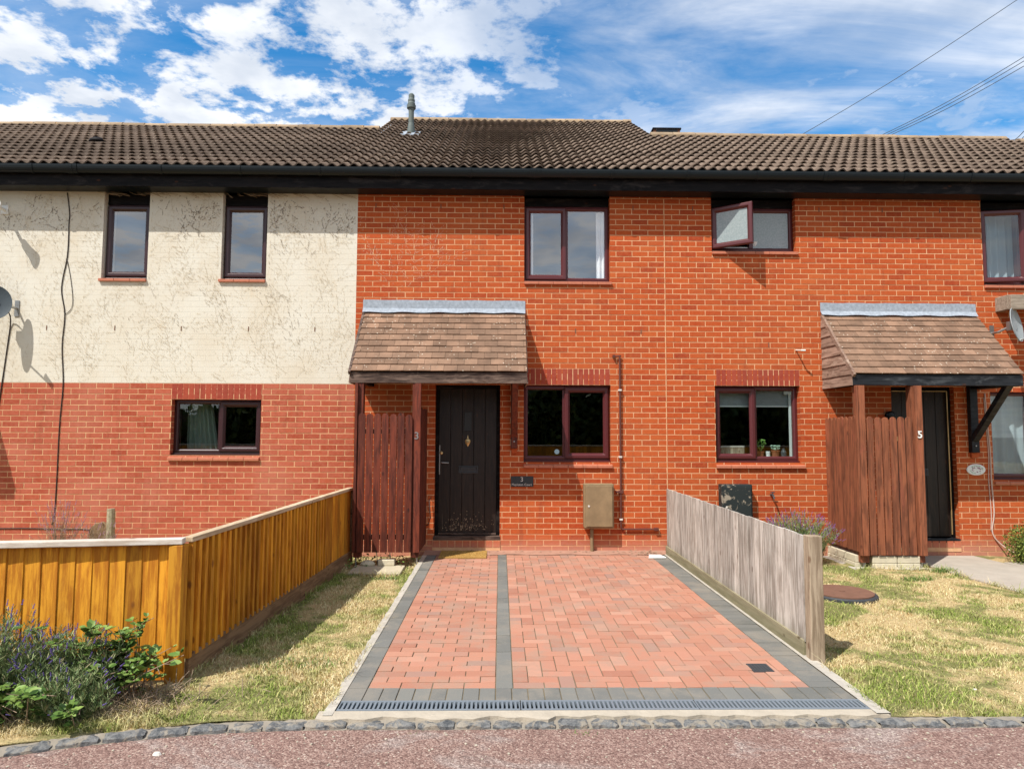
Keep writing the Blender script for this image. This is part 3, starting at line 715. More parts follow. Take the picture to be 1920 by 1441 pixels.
for k in range(170):
    x = random.gauss(-.46, .16); z = .26+abs(random.gauss(0, .10)); r_ = random.uniform(.002, .006)
    if -.80 < x < -.08: b.box(x-r_, x+r_*random.uniform(.5, 2), .1005, .1025, z-r_, z+r_*random.uniform(.5, 2))
b.build('paint_chips', M['hook'], dr)
dr5, xa, xb, zs = door(hr, D5, .09, True); brick_riser(hr, D5[0]-.02, D5[1]+.01)
b = MB(); b.box(D5[1]-.062, D5[1]-.050, .062, .075, .22, 2.19); b.box(D5[0]+.05, D5[1]-.05, .062, .075, 2.185, 2.197); b.build('brass_trim', M['brass'], hr)
b = MB(); b.ring(5.70, 5.95, 1.02, 1.12, [(0, .102), (0, .09), (.02, .088), (.022, .10)]); b.box(5.72, 5.93, .094, .1, 1.04, 1.10); b.build('letterbox', M['iron'], dr5)
b = MB(); b.box(5.50, 5.57, .080, .104, 1.50, 1.60); b.build('door_lock', M['brass'], dr5, bevel=.004)

# roofs ----------------------------------------------------------------
SL = .6; EY, EZ = -.30, 5.155
def roof(h, x0, x1, ridgeY, vergeL=False, vergeR=False, rows_from=0.):
    NX = max(2, int(round((x1-x0)/.148)))*8; xs = np.linspace(x0, x1, NX+1); ph = (xs/.148) % 1.0
    # S profile: narrow roll and wide pan, steep right flank
    prof = np.where(ph < .56, np.sin(math.pi*(ph/.56)-math.pi/2)*.5+.5, .5+np.cos(math.pi*(ph-.56)/.44)*.5)*.044-.024
    L = math.hypot(ridgeY-EY, (ridgeY-EY)*SL); c, s_ = 1/math.hypot(1, SL), SL/math.hypot(1, SL); gauge = .30
    n = int(math.ceil(L/gauge)); V = []; F = []; n0 = 0
    col = np.floor(xs/.148*.5).astype(int)
    for k in range(n):
        sa = k*gauge; sb = min(sa+gauge+.08, L)
        jit = np.array([((math.sin(cc*12.9898+k*78.233)*43758.5) % 1-.5)*.007 for cc in col])
        for (t, lift) in ((sa+.006, .030), (sa, .050), (sb, .0)):
            hh = prof+lift+jit*(lift > 0)
            yy = EY+t*c-hh*s_; z_ = EZ+t*s_+hh*c
            V.append(np.stack([xs, yy, z_], 1))
        m_ = len(xs)
        for a in (0, 1):
            i0 = n0+a*m_+np.arange(m_-1); F.append(np.stack([i0, i0+1, i0+1+m_, i0+m_], 1))
        n0 += 3*m_
    r_ = npmesh('roof', np.concatenate(V), np.concatenate(F), M['roof'], h)
    sb_ = MB()        # timber deck and back slope under the tiles
    rz = EZ+(ridgeY-EY)*SL
    sb_.prism([(EY+.05, EZ-.06), (ridgeY, rz-.10), (ridgeY*2-EY, EZ-.06)], x0, x1, 0, 'x'); sb_.build('roof_deck', M['roof'], r_)
    rb_ = MB(); x = x0-.02
    while x < x1:
        xe = min(x+.42, x1+.02); dz = random.uniform(-.008, .008); a0 = len(rb_.v)
        pts = [(ridgeY+.13*math.cos(a), rz-.045+dz+.115*math.sin(a)) for a in np.linspace(0, math.pi, 9)]
        rb_.prism(pts, x+.004, xe-.004, 0, 'x'); x += .42
    rb_.box(x0, x1, ridgeY-.15, ridgeY+.15, rz-.08, rz-.02, 0); rb_.build('ridge_tiles', M['ridge'], r_, bevel=.006)
    for side, on in ((x0, vergeL), (x1, vergeR)):
        if on:
            vb = MB(); vb.prism([(EY+2.9, EZ+2.9*SL-.06), (ridgeY, rz-.05), (ridgeY, rz+.01), (EY+2.9, EZ+2.9*SL+.0)], side-.025, side+.025, 0, 'x'); vb.build('verge', M['ridge'], r_)
    return r_
roof(hl, -10.2, -2.38, 3.55)
rc = roof(hc, -2.38, 2.80, 5.0, True, True)
rr = roof(hr, 2.80, XR, 3.02); rf = roof(hf, XR, 9.52, 3.02, False, True)
def roofpt(y): return EZ+(y-EY)*SL
# bits on the roofs
b = MB(); fy = 2.95; fz = roofpt(fy); fx = -1.68
b.lathe((fx, fy, fz-.05), [(.075, 0), (.072, .10), (.062, .2), (.05, .26), (.05, .50), (.056, .51), (.056, .54), (.082, .545), (.085, .60), (.07, .61), (.072, .63), (.062, .66), (.066, .70), (.055, .73), (.055, .80), (.03, .83)], 18)
fl = b.build('flue_pipe', M['black'] if False else plain('grey_flue', (.11, .13, .12), .6, .15), rc, smooth=False)
b = MB(); b.prism([(fy-.22, roofpt(fy-.22)+.02), (fy+.15, roofpt(fy+.15)+.03), (fy+.15, roofpt(fy+.15)+.045), (fy-.22, roofpt(fy-.22)+.04)], fx-.17, fx+.17, 0, 'x'); b.build('flue_flashing', M['lead'], fl)
b = MB(); vz = roofpt(3.02); b.box(2.86, 3.36, 3.02, 3.35, vz-.1, vz+.14); b.box(2.84, 3.38, 3.0, 3.37, vz+.14, vz+.17, 1); b.box(2.91, 3.31, 3.005, 3.03, vz+.05, vz+.13, 2); b.build('ridge_vent', [M['rust'], M['fascia'], M['black']], rr, bevel=.004)
b = MB(); vy = 1.5; b.lathe((-6.55, vy, roofpt(vy)+.02), [(.11, 0), (.10, .04), (.06, .075), (0, .085)], 16, 0, None, 1.2, .8); b.build('tile_vent', M['fascia'], [o for o in hl.children if o.name.startswith('roof')][0], smooth=True)
# fascia, soffit
for h, a, c in ((hl, -10.2, XL), (hc, XL, XM), (hr, XM, XR), (hf, XR, 11.2)):
    b = MB(); b.box(a, c, -.285, -.265, 4.885, 5.06); b.build('fascia', M['fascia'], h)
    b = MB(); b.box(a, c, -.264, .30, 4.90, 4.915); b.build('soffit', M['black'], h)
# lower neighbouring roof far right
nb = thing('terraced_house', 'roof of the next house beyond the right hand ridge end', 'house', (11, 0, 0), 'brick terraced houses in one row')
roof(nb, 9.52, 13, 2.7)
# gutter along the whole row
gt = thing('gutter', 'long black half round gutter running along the eaves of the whole row', 'gutter', (0, -.31, 5.09))
b = MB(); arc = [(-.338-.056*math.cos(a), 5.138-.105*math.sin(a)) for a in np.linspace(0, math.pi, 13)]
arc2 = [(-.338-.051*math.cos(a), 5.138-.099*math.sin(a)) for a in np.linspace(math.pi, 0, 13)]
b.prism(arc+arc2, -10.2, 11.2, 0, 'x'); b.build('trough', M['black'], gt, smooth=False)
for (x, ww) in [(-6.25, .017), (-5.72, .07), (-4.55, .017), (-3.5, .017), (-2.44, .017), (-1.43, .07), (-.42, .017), (.46, .07), (1.5, .017), (2.53, .017), (3.48, .017), (4.45, .07), (5.5, .017), (6.42, .012)]:
    b = MB(); a1 = [(-.338-.064*math.cos(a), 5.140-.115*math.sin(a)) for a in np.linspace(0, math.pi, 13)]
    a2 = [(-.338-.0563*math.cos(a), 5.138-.1053*math.sin(a)) for a in np.linspace(math.pi, 0, 13)]
    b.prism(a1+a2, x-ww, x+ww, 0, 'x')
    if ww > .05: b.prism([(p[0]*1.0-.004 if p[0] < -.338 else p[0], p[1]-.003) for p in a1]+a2, x-.012, x+.012, 0, 'x')
    b.build('gutter_joint' if ww > .05 else 'gutter_bracket', M['black'], gt)

# porches ----------------------------------------------------------------
def porch(label, x0, x1, X0, style, gable_left):
    """canopy from x0..x1; tiles top z 3.25 at the wall, eave z 2.35 at y -.8"""
    p = thing('porch', label, 'porch', (X0, -.4, 0), 'tiled timber porches over the front doors')
    top, eave, out = 3.235, 2.352, .80; sl = math.hypot(out, top-eave); c, s_ = out/sl, (top-eave)/sl
    black = style == 'black'; bm = M['beam_black'] if black else M['beam_brown']
    b = MB(); rows = 10; gg = sl/rows; nc = int(round((x1-x0)/.168))
    for k in range(rows+0):
        sa = k*gg; sb = sa+gg*1.75 if k < rows-1 else sa+gg
        off = .084 if k % 2 else 0.
        x = x0-off
        while x < x1-.01:
            a = max(x, x0); e = min(x+.168, x1); x += .168
            if e-a < .02: continue
            j = random.uniform(-.002, .003); tw = random.uniform(-.003, .003)
            def P(t, hh, xx): return (xx, -out+t*c-hh*s_, eave+t*s_+hh*c)
            h1 = .030+j; h0 = .008
            n = len(b.v)
            b.v += [P(sa-.008+tw, h1-.014, a+.0015), P(sa-.008-tw, h1-.014, e-.0015), P(sa-.008-tw, h1, e-.0015), P(sa-.008+tw, h1, a+.0015), P(sb, h0-.010, a+.0015), P(sb, h0-.010, e-.0015), P(sb, h0, e-.0015), P(sb, h0, a+.0015)]
            for f in ((0, 1, 2, 3), (3, 2, 6, 7), (0, 4, 5, 1), (1, 5, 6, 2), (0, 3, 7, 4)): b.f.append(tuple(n+t for t in f)); b.m.append(0)
    b.build('tiled_roof', M['plain_tile'], p)
    b = MB(); b.prism([(-.785, 2.345), (-.0, 3.225), (-.0, 3.19), (-.76, 2.335)], x0+.02, x1-.02, 0, 'x'); b.build('roof_deck', M['fascia'], p)
    b = MB(); n = 26    # lead flashing with wavy lower edge
    for i in range(n):
        a = x0-.01+(x1-x0+.015)*i/n; e = x0-.01+(x1-x0+.015)*(i+1)/n
        f = lambda x: .006*math.sin(x*13)
        z1_, z2_ = 3.415, 3.235
        b.quad((a, -.006, z1_+f(a)*.5), (e, -.006, z1_+f(e)*.5), (e, -.008, 3.30), (a, -.008, 3.30)); b.quad((a, -.008, 3.30), (e, -.008, 3.30), (e, -.055, z2_+f(e)), (a, -.055, z2_+f(a)))
        b.quad((a, -.002, z1_+f(a)*.5), (e, -.002, z1_+f(e)*.5), (e, -.006, z1_+f(e)*.5), (a, -.006, z1_+f(a)*.5))
    b.build('lead_flashing', M['lead'], p)
    b = MB(); b.box(x0-.0, x1+.0, -.80, -.755, 2.21, 2.345); b.build('front_beam', bm, p, bevel=.003)
    b = MB(); b.box(x0+.05, x1-.05, -.754, .0, 2.30, 2.315); b.box(x0+.10, x0+.16, -.754, 0, 2.215, 2.298); b.box(x1-.16, x1-.10, -.754, 0, 2.215, 2.298); b.build('porch_soffit', M['fascia'], p)
    for (xs_, on) in ((x0, gable_left), (x1-.018, True)):
        b = MB(); n = 7; h_ = (3.20-2.21)/n     # lapped triangular cladding
        for k in range(n):
            za = 2.21+k*h_; zb = za+h_+.012
            ya = -.79 if za < 2.34 else -.79*(3.22-za)/(3.22-2.34); yb = -.79 if zb < 2.34 else -.79*max(0, 3.22-zb)/(3.22-2.34)
            lap = .014*(1 if xs_ == x0 else -1)
            q = [(0, za), (ya, za), (yb, zb), (0, zb)]; st = len(b.v)
            b.prism(q, xs_, xs_+.018, 0, 'x')
            for t in range(st, len(b.v)):
                v = b.v[t]
                if abs(v[2]-za) < 1e-6: b.v[t] = (v[0]-lap, v[1], v[2])
        b.build('side_cladding', M['board_old'], p)
    b = MB(); T0 = (x0+.008, -.83, 2.345); b.beam((x0+.004, -.825, 2.33), (x0+.004, -.01, 3.232), .03, .05); b.build('verge_board', M['board_old'] if black else M['beam_brown'], p)
    return p
def corner_post(p, x0, x1, y0, y1, z0, z1, mat):
    b = MB(); b.box(x0, x1, y0, y1, z0, z1); return b.build('post', mat, p, bevel=.004)
def pickets(p, name, mat, xs_or_y, fixed, ztop, zbot, along, wv=.105, gap=.006, face=-1, rail=True, thick=.018):
    """row of round-topped pickets; along 'x' at y=fixed or along 'y' at x=fixed"""
    b = MB(); a, e = xs_or_y; n = round((e-a)/wv); w_ = (e-a)/n
    for k in range(n):
        u0_, u1_ = a+k*w_+gap/2, a+(k+1)*w_-gap/2; zt = ztop+random.uniform(-.012, .012); wd = u1_-u0_; tl = random.uniform(-.004, .004)
        poly = [(u0_, zbot), (u1_, zbot), (u1_+tl, zt-.04), (u1_-wd*.12+tl, zt-.012), ((u0_+u1_)/2+wd*.1+tl, zt), ((u0_+u1_)/2-wd*.1+tl, zt), (u0_+wd*.12+tl, zt-.012), (u0_+tl, zt-.04)]
        j = random.uniform(-.003, .003)
        if along == 'x': b.prism(poly, fixed+j, fixed+thick+j, 0, 'y')
        else: b.prism(poly, fixed+j, fixed+thick+j, 0, 'x')
    o = b.build(name, mat, p, bevel=.002)
    if rail:
        for z in (zbot+.15, ztop-.25):
            r_ = MB()
            if along == 'x': r_.box(a, e, fixed+thick+.004, fixed+thick+.04, z, z+.06)
            else: r_.box(fixed-.040 if face > 0 else fixed+thick+.004, fixed-.004 if face > 0 else fixed+thick+.04, a, e, z, z+.06)
            r_.build('screen_rail', mat, p)
    return o
# porch of number 3
p3 = porch('porch of number 3 with brown weathered beam and dark stained picket screen', -1.885, .335, -.8, 'brown', True)
corner_post(p3, -1.80, -1.705, -.79, -.70, .06, 2.21, M['screen_dark']); corner_post(p3, -1.095, -1.005, -.79, -.70, .06, 2.21, M['screen_dark'])
pickets(p3, 'picket_screen', M['screen_dark'], (-1.765, -1.085), -.815, 1.825, .128, 'x', .098, .011)
b = MB(); b.box(-1.805, -1.770, -.83, -.79, .128, 2.205); b.box(-1.060, -.985, -.835, -.80, .128, 2.205); b.build('post_board', M['screen_dark'], p3, bevel=.003)
pickets(p3, 'side_screen', M['screen_dark'], (-.79, -.12), -1.000, 1.90, .13, 'y', .096, .008, rail=False)
for pts, r_ in (([(-1.77, -.76, -.09), (-1.77, -.76, .13)], .011), ([(-1.02, -.76, -.09), (-1.02, -.76, .13)], .011), ([(-1.5, -.74, -.09), (-1.52, -.75, .14)], .006), ([(-1.35, -.70, -.09), (-1.36, -.72, .14)], .006)):
    b = MB(); b.tube(pts, r_, 8); b.build('metal_leg', M['metal'], p3)
text_mesh('house_number', '3', .125, -1.033, -.838, 1.55, M['metal'], p3, .004, .001)
def bracket(p, x0, x1, zb, mat):
    b = MB(); b.box(x0, x1, -.075, -.002, zb, 2.30); b.beam(((x0+x1)/2, -.04, zb+.16), ((x0+x1)/2, -.74, 2.25), (x1-x0)*.85, .07); b.build('bracket', mat, p, bevel=.003)
    b = MB(); b.box(x0+.01, x1-.005, -.045, .0, zb-.07, zb-.002); b.build('corbel_brick', M['brick'], p, bevel=.004)
    b = MB(); b.lathe(((x0+x1)/2, -.076, zb+.09), [(.010, 0), (.010, .006), (0, .008)], 8, 0, Matrix.Rotation(math.pi/2, 4, 'X')); b.build('bolt', M['metal'], p)
bracket(p3, .146, .236, 1.385, M['beam_brown'] if False else M['screen_dark'])
# porch of number 5
p5 = porch('porch of number 5 with black beam, black bracket and reddish picket screen', 4.465, 6.645, 5.2, 'black', True)
corner_post(p5, 4.50, 4.60, -.79, -.70, .0, 2.21, M['screen_red']); corner_post(p5, 5.20, 5.305, -.79, -.68, .0, 2.21, M['screen_red'])
pickets(p5, 'picket_screen', M['screen_red'], (4.60, 5.20), -.815, 1.815, .095, 'x', .098, .016)
pickets(p5, 'side_screen', M['screen_red'], (-.80, .0), 4.475, 1.815, .13, 'y', .10, .012, rail=False)
b = MB(); b.box(4.475, 4.50, -.835, -.79, .09, 2.205); b.box(4.505, 4.585, -.835, -.795, .09, 2.205); b.box(5.225, 5.312, -.835, -.795, .09, 2.205); b.build('post_board', M['screen_red'], p5, bevel=.003)
text_mesh('house_number', '5', .125, 5.265, -.842, 1.585, M['white'], p5, .004, .002)
bracket(p5, 6.465, 6.57, 1.345, M['beam_black'])
for x in (4.55, 5.27): b = MB(); b.tube([(x, -.76, -.09), (x, -.76, .1)], .016, 8); b.build('metal_leg', M['metal'], p5)
# neighbour porch just beyond the left edge of the frame (its shadow falls in the picture)
p1 = porch('porch of the next house, just outside the left edge of the photo', -9.4, -7.27, -8.3, 'brown', True)
bracket(p1, -7.46, -7.37, 1.385, M['screen_dark'])
# timber canopy end far right
cp = thing('canopy', 'grey oak canopy beam jutting from the wall above the right hand satellite dish', 'canopy', (7.6, 0, 3.3))
b = MB(); b.box(6.93, 9.2, -.30, -.24, 3.29, 3.49); b.build('beam', M['beam_end'], cp, bevel=.006)
b = MB(); b.box(6.93, 7.02, -.238, -.0, 3.30, 3.50); b.box(7.02, 9.2, -.238, 0, 3.40, 3.46); b.build('canopy_board', M['beam_end'], cp, bevel=.006)
# plinth under the number 5 screen
pl = thing('block_plinth', 'low cream block plinth under the reddish picket screen', 'plinth', (4.9, -.7, -.09))
b = MB()
for (a, e) in ((4.64, 4.95), (4.955, 5.24)):
    for (za, zb, o_) in ((-.11, -.012, .0), (-.008, .078, .006)): b.box(a, e-.004, -.80+o_, -.70, za, zb)
for k in range(3):
    ya = -.72+k*.25
    for (za, zb, o_) in ((-.11, -.012, 0), (-.008, .078, .006)): b.box(4.46+o_, 4.56, ya, ya+.245, za, zb)
b.build('blocks', M['plinth'], pl, bevel=.006)
b = MB(); b.prism([(4.36, .0), (4.36, -.90), (5.33, -.92), (5.33, -.80), (4.64, -.80), (4.46, -.72), (4.46, 0)], -.14, -.056, 0, 'z'); b.build('mortar_bed', M['haunch'], pl, bevel=.01)

# ------------------------------------------------------------------ fixtures on the walls
Tx = Matrix.Rotation(math.pi/2, 4, 'X')
def dish(label, c, r, yaw, tilt, mat, wall_x, wz, arm):
    d = thing('satellite_dish', label, 'satellite dish', (wall_x, 0, wz), 'satellite dishes on the front walls')
    Rm = Matrix.Rotation(yaw, 4, 'Z') @ Matrix.Rotation(math.pi/2-tilt, 4, 'X')   # local +z -> outwards (-y) raised
    b = MB(); n = 8; prof = [(r*k/n, .16*r*(k/n)**2) for k in range(n+1)]+[(r, .16*r-.01)]+[(r*k/n, .16*r*(k/n)**2-.012) for k in range(n-1, -1, -1)]
    b.lathe(c, prof, 28, 0, Rm, .9, 1.05); b.build('reflector', mat, d, smooth=False)
    b = MB(); cc = Vector(c); axis = Rm.to_3x3() @ Vector((0, 0, 1)); dn = Rm.to_3x3() @ Vector((0, -1, 0)); 
    e = cc+axis*r*1.25+dn*r*.75; b.tube([tuple(cc+dn*r*.98), tuple(e)], .010, 8); b.build('feed_arm', M['metal'], d)
    b = MB(); b.tube([tuple(e), tuple(e-(e-cc-dn*r*.2).normalized()*.09)], .026, 12); b.build('receiver', M['dish_grey'], d)
    b = MB(); back = cc-axis*.03; b.tube([(wall_x, -.01, wz), (wall_x, -.13, wz), tuple(back)], .016, 8); b.box(wall_x-.03, wall_x+.03, -.012, -.001, wz-.11, wz+.11); b.box(back.x-.05, back.x+.05, back.y-.03, back.y+.03, back.z-.06, back.z+.06); b.build('mount', M['metal'], d)
    return d
dish('satellite dish at the left edge on the cream wall, coloured dark for grazing light', (-6.73, -.26, 3.29), .225, R(34), R(9), M['dish_shade_tone'], -6.60, 3.26, 1)
dish('grey satellite dish at the right edge below the oak beam', (6.97, -.28, 3.07), .225, R(36), R(9), M['dish_grey'], 6.86, 3.00, 1)
lp = thing('wall_lamp', 'round white security lamp high on the cream wall by the left edge', 'lamp', (-6.84, 0, 4.63))
b = MB(); b.tube([(-6.84, -.005, 4.63), (-6.80, -.22, 4.61)], .022, 8); b.box(-6.89, -6.79, -.018, -.002, 4.57, 4.69); b.build('lamp_arm', M['white'], lp)
b = MB(); Rl = Matrix.Rotation(R(22), 4, 'Z') @ Matrix.Rotation(R(84), 4, 'X'); b.lathe((-6.75, -.30, 4.60), [(.02, -.10), (.045, -.08), (.055, .0), (.075, .05), (.075, .07), (.062, .072), (.055, .045), (0, .04)], 20, 0, Rl); b.build('lamp_head', M['white'], lp, smooth=False)
def cable(name, label, pts, r, mat, cat='cable'):
    P = [Vector((x, -.008 if len(q) == 0 else q[0], z)) for (x, z, *q) in pts]; out = []
    for i in range(len(P)-1):
        a = P[max(i-1, 0)]; b_ = P[i]; c = P[i+1]; d = P[min(i+2, len(P)-1)]
        for t in np.linspace(0, 1, 6, endpoint=False):
            out.append(.5*((2*b_)+(c-a)*t+(2*a-5*b_+4*c-d)*t*t+(3*b_-a-3*c+d)*t**3))
    out.append(P[-1]); m_ = MB(); m_.tube(out, r, 6); return tag(m_.build(name, mat, smooth=True), label, cat)
cable('cable', 'thin black cable wandering down the cream wall beside the upstairs window', [(-6.0, 4.88), (-5.955, 4.6), (-5.956, 4.44), (-5.956, 4.0), (-6.013, 3.55), (-5.951, 3.18), (-5.965, 2.74), (-5.926, 2.24), (-5.946, 1.65), (-5.946, .94), (-5.954, .50), (-5.98, .35)], .007, M['cable'])
cable('cable', 'faint loop of wire branching off the cable on the cream wall', [(-5.955, 3.93), (-5.90, 3.7), (-5.854, 3.40), (-5.87, 3.26), (-5.95, 3.18)], .0035, M['cable'])
cable('cable', 'black lead dropping from the left satellite dish', [(-6.60, 3.22, -.2), (-6.66, 3.1, -.03), (-6.70, 2.73), (-6.745, 2.22), (-6.79, 1.7), (-6.80, 1.2)], .008, M['cable'])
cable('cable', 'pair of pale pink cables hanging beside the oval house sign', [(6.72, 2.16), (6.74, 1.7), (6.76, 1.33), (6.757, .965), (6.775, .53), (6.74, .25), (6.85, .08, -.05), (7.0, -.03, -.2), (7.15, -.05, -.3)], .009, M['cable_pale'])
cable('cable', 'thin second pale wire twisting beside the pink cables', [(6.705, 2.1), (6.72, 1.7), (6.735, 1.3), (6.72, .965), (6.735, .53), (6.72, .28)], .006, M['cable_pale'])
cable('cable', 'black cable clipped low along the left wall behind the orange fence', [(-7.2, .285), (-6.4, .30), (-5.9, .29), (-5.5, .285), (-5.2, .20)], .007, M['cable'])
# gas pipework
gp = thing('gas_pipe', 'thin brown pipe running up the wall beside the ground floor window of number 3', 'pipe', (1.64, 0, .3))
b = MB(); b.tube([(1.64, -.03, 2.66), (1.642, -.03, .315), (1.66, -.03, .30), (2.12, -.03, .30)], .013, 8); b.tube([(1.575, -.03, .80), (1.64, -.03, .80)], .015, 8); b.tube([(1.56, -.03, 2.645), (1.66, -.03, 2.655)], .010, 8); b.box(1.545, 1.575, -.05, -.0, 2.63, 2.665); b.build('pipe_run', M['pipe'], gp, smooth=False)
for (x, z) in ((1.64, 2.18), (1.64, 1.27), (1.642, .43)):
    b = MB(); b.box(x-.022, x+.022, -.048, -.0, z-.012, z+.012); b.build('pipe_clip', M['offwhite'], gp, bevel=.003)
b = MB(); b.box(2.09, 2.15, -.05, .0, .28, .32); b.box(1.61, 1.675, -.05, 0, .78, .82); b.build('pipe_fitting', M['pipe'], gp, bevel=.004)
def meter(label, x0, x1, z0, z1, mat, pipe):
    m_ = thing('meter_box', label, 'meter box', ((x0+x1)/2, 0, z0), 'meter boxes on the front walls')
    b = MB(); b.box(x0, x1, -.14, -.001, z0, z1); b.build('case', mat, m_, bevel=.012)
    b = MB(); b.box(x0+.022, x1-.022, -.158, -.141, z0+.022, z1-.022); dd = b.build('meter_door', mat, m_, bevel=.006)
    b = MB(); b.lathe((x0+.06, -.158, (z0+z1)/2), [(.014, 0), (.014, .006), (0, .008)], 12, 0, Tx); b.build('meter_latch', M['offwhite'], dd)
    if pipe: b = MB(); b.tube([(x0+.11, -.05, z0+.02), (x0+.115, -.05, -.03)], .024, 12); b.build('supply_pipe', mat, m_, smooth=False)
meter('faded grey brown meter box on the wall of number 3', 1.13, 1.53, .325, .915, M['meter_a'], True)
meter('peeling black meter box behind the grey fence at number 5', 2.98, 3.40, .31, .91, M['meter_b'], False)
pq = thing('house_plaque', 'dark slate plaque reading 3 Mapleton Court beside the brown door', 'sign', (.3, 0, .93))
b = MB(); b.box(.150, .455, -.016, -.003, .865, 1.005); b.build('plate', M['slate'], pq, bevel=.003)
text_mesh('number', '3', .085, .298, -.0175, .962, M['offwhite'], pq, .0008); text_mesh('lettering', 'Mapleton Court', .042, .298, -.0175, .893, M['offwhite'], pq, .0008)
ov = thing('oval_sign', 'small white oval ceramic sign with a painted garland beside the door of number 5', 'sign', (6.55, 0, 1.11))
b = MB(); b.lathe((6.548, -.004, 1.11), [(.130, 0), (.130, .010), (.118, .014), (0, .013)], 32, 0, Tx @ Matrix.Scale(.59, 4, (0, 1, 0))); b.build('ceramic_plate', M['white'], ov)
b = MB()
for k in range(46):
    a = random.uniform(0, 6.28); q = random.choice([.72, .75, .78, .4, .5]); x = 6.548+.118*q*math.cos(a); z = 1.11+.07*q*math.sin(a); r_ = random.uniform(.004, .009)
    b.box(x-r_, x+r_, -.0205, -.0185, z-r_*.7, z+r_*.7, 0 if q > .6 else 1)
b.build('painted_garland', [M['leaf_b'], M['pink_flower']], ov)
b = MB(); b.tube([(4.10, -.0, 2.75), (4.11, -.14, 2.73)], .010, 8); b.tube([(4.11, -.14, 2.73), (4.16, -.17, 2.725)], .013, 8)
tag(b.build('overflow_pipe', M['offwhite']), 'short pale pipe stub sticking out of the brick wall left of the right porch', 'pipe')
tp = thing('outside_tap', 'small outdoor tap on the wall above the lavender', 'tap', (3.7, 0, .75))
b = MB(); b.tube([(3.70, 0, .765), (3.70, -.09, .765), (3.705, -.11, .72)], .014, 8); b.build('spout', M['iron'], tp); b = MB(); b.tube([(3.67, -.07, .80), (3.73, -.07, .80)], .008, 6); b.tube([(3.70, -.07, .77), (3.70, -.07, .80)], .007, 6); b.build('tap_handle', M['iron'], tp)
b = MB(); b.lathe((5.37, -.002, 1.85), [(.06, 0), (.06, .05), (.04, .07), (0, .075)], 14, 0, Tx); tag(b.build('porch_light', M['black']), 'small round black light under the porch of number 5', 'lamp')
b = MB(); b.tube([(-.93, -.03, .72), (-.95, -.05, .68), (-.93, -.05, .45), (-.96, -.06, .36), (-.99, -.05, .35)], .008, 6); tag(b.build('hanging_strap', M['cable'], smooth=True), 'thin dark strap hanging on the wall left of the brown door', 'strap')

# ------------------------------------------------------------------ fences
lf = thing('wooden_fence', 'orange stained close board fence with a bleached top rail, left of the driveway', 'fence', (-2.07, -4.68, 0))
P0 = Vector((-2.065, -4.68, 0)); P1 = Vector((-1.885, -.62, 0)); PF = Vector((-4.6, -5.05, 0))
def fence_run(parent, A, B, mat, zb, zt, bw, style, out, name='boards', seed=1):
    """vertical feather-edge boards from A to B; out = +1 side on the left of A->B"""
    d = (B-A); L = d.length; d.normalize(); nrm = Vector((-d.y, d.x, 0))*out; n = int(round(L/bw)); w_ = L/n; b = MB(); rs = random.Random(seed)
    for k in range(n):
        o_ = A+d*(k*w_); T = Matrix(((d.x, nrm.x, 0, o_.x), (d.y, nrm.y, 0, o_.y), (0, 0, 1, 0), (0, 0, 0, 1)))
        z1_ = zt+rs.uniform(-.004, .004)
        if style == 'wedge':       # tapered boards lapping: thick edge at far end
            t0, t1 = .006, .013; q = len(b.v); ov_ = w_*1.16
            pts = [(0, 0), (ov_, 0), (ov_, t1+rs.uniform(0, .0025)), (0, t0)]
            for z in (zb, z1_):
                for (u, v) in pts: b.v.append(tuple(T @ Vector((u, v, z))))
            for f in ((3, 2, 1, 0), (4, 5, 6, 7), (0, 1, 5, 4), (1, 2, 6, 5), (2, 3, 7, 6), (3, 0, 4, 7)): b.f.append(tuple(q+t for t in f)); b.m.append(0)
            for zn in (zb+.18, z1_-.13):
                for du in (.3, .7): b.box(w_*du-.0028, w_*du+.0028, -.0015, .004, zn-.0028, zn+.0028, 1, T)
        else:                       # deep narrow slats standing proud
            b.box(0.006, w_*.50, 0, .030, zb, z1_, 0, T); b.box(w_*.50, w_+.002, -.018, .0, zb, z1_, 0, T)
    return b.build(name, [mat, M['iron']], parent, bevel=.0015)
fence_run(lf, PF, P0+Vector((-.075, -.008, 0)), M['fence_orange'], .0, .86, .098, 'wedge', -1, 'front_boards', 3)
dd_ = (P1-P0).normalized()
fence_run(lf, P0+dd_*.035, P0+dd_*3.05, M['fence_orange'], .115, .865, .092, 'slat', -1, 'side_boards', 5)
fence_run(lf, P0+dd_*3.05, P1, M['fence_orange'], .10, .865, .105, 'wedge', -1, 'side_boards', 6)
b = MB(); b.box(-2.145, -2.055, -4.74, -4.65, -.1, .862); b.build('post', M['fence_orange'], lf, bevel=.005)
b = MB(); b.beam(PF+Vector((0, -.02, .885)), P0+Vector((0, -.02, .885)), .075, .038); b.build('top_rail', M['cap_pale'], lf, bevel=.005)
b = MB(); b.beam(P0+Vector((.0, .03, .885)), P0+dd_*2.0+Vector((0, 0, .885)), .07, .034); b.beam(P0+dd_*2.003+Vector((0, 0, .887)), P1+Vector((0, 0, .883)), .07, .034); b.build('side_rail', M['cap_side'], lf, bevel=.005)
b = MB(); off = Vector((.012, 0, 0)); b.beam(P0+dd_*.05+off+Vector((0, 0, .045)), P0+dd_*2.2+off+Vector((0, 0, .04)), .026, .18); b.beam(P0+dd_*2.21+off+Vector((0, 0, .03)), P1+off+Vector((0, 0, .02)), .026, .18); b.build('gravel_board', M['gravel_board'], lf, bevel=.004)
b = MB(); b.beam(P1+Vector((0, .02, -.1)), P1+Vector((0, .02, .88)), .07, .07); b.build('post', M['gravel_board'], lf, bevel=.004)
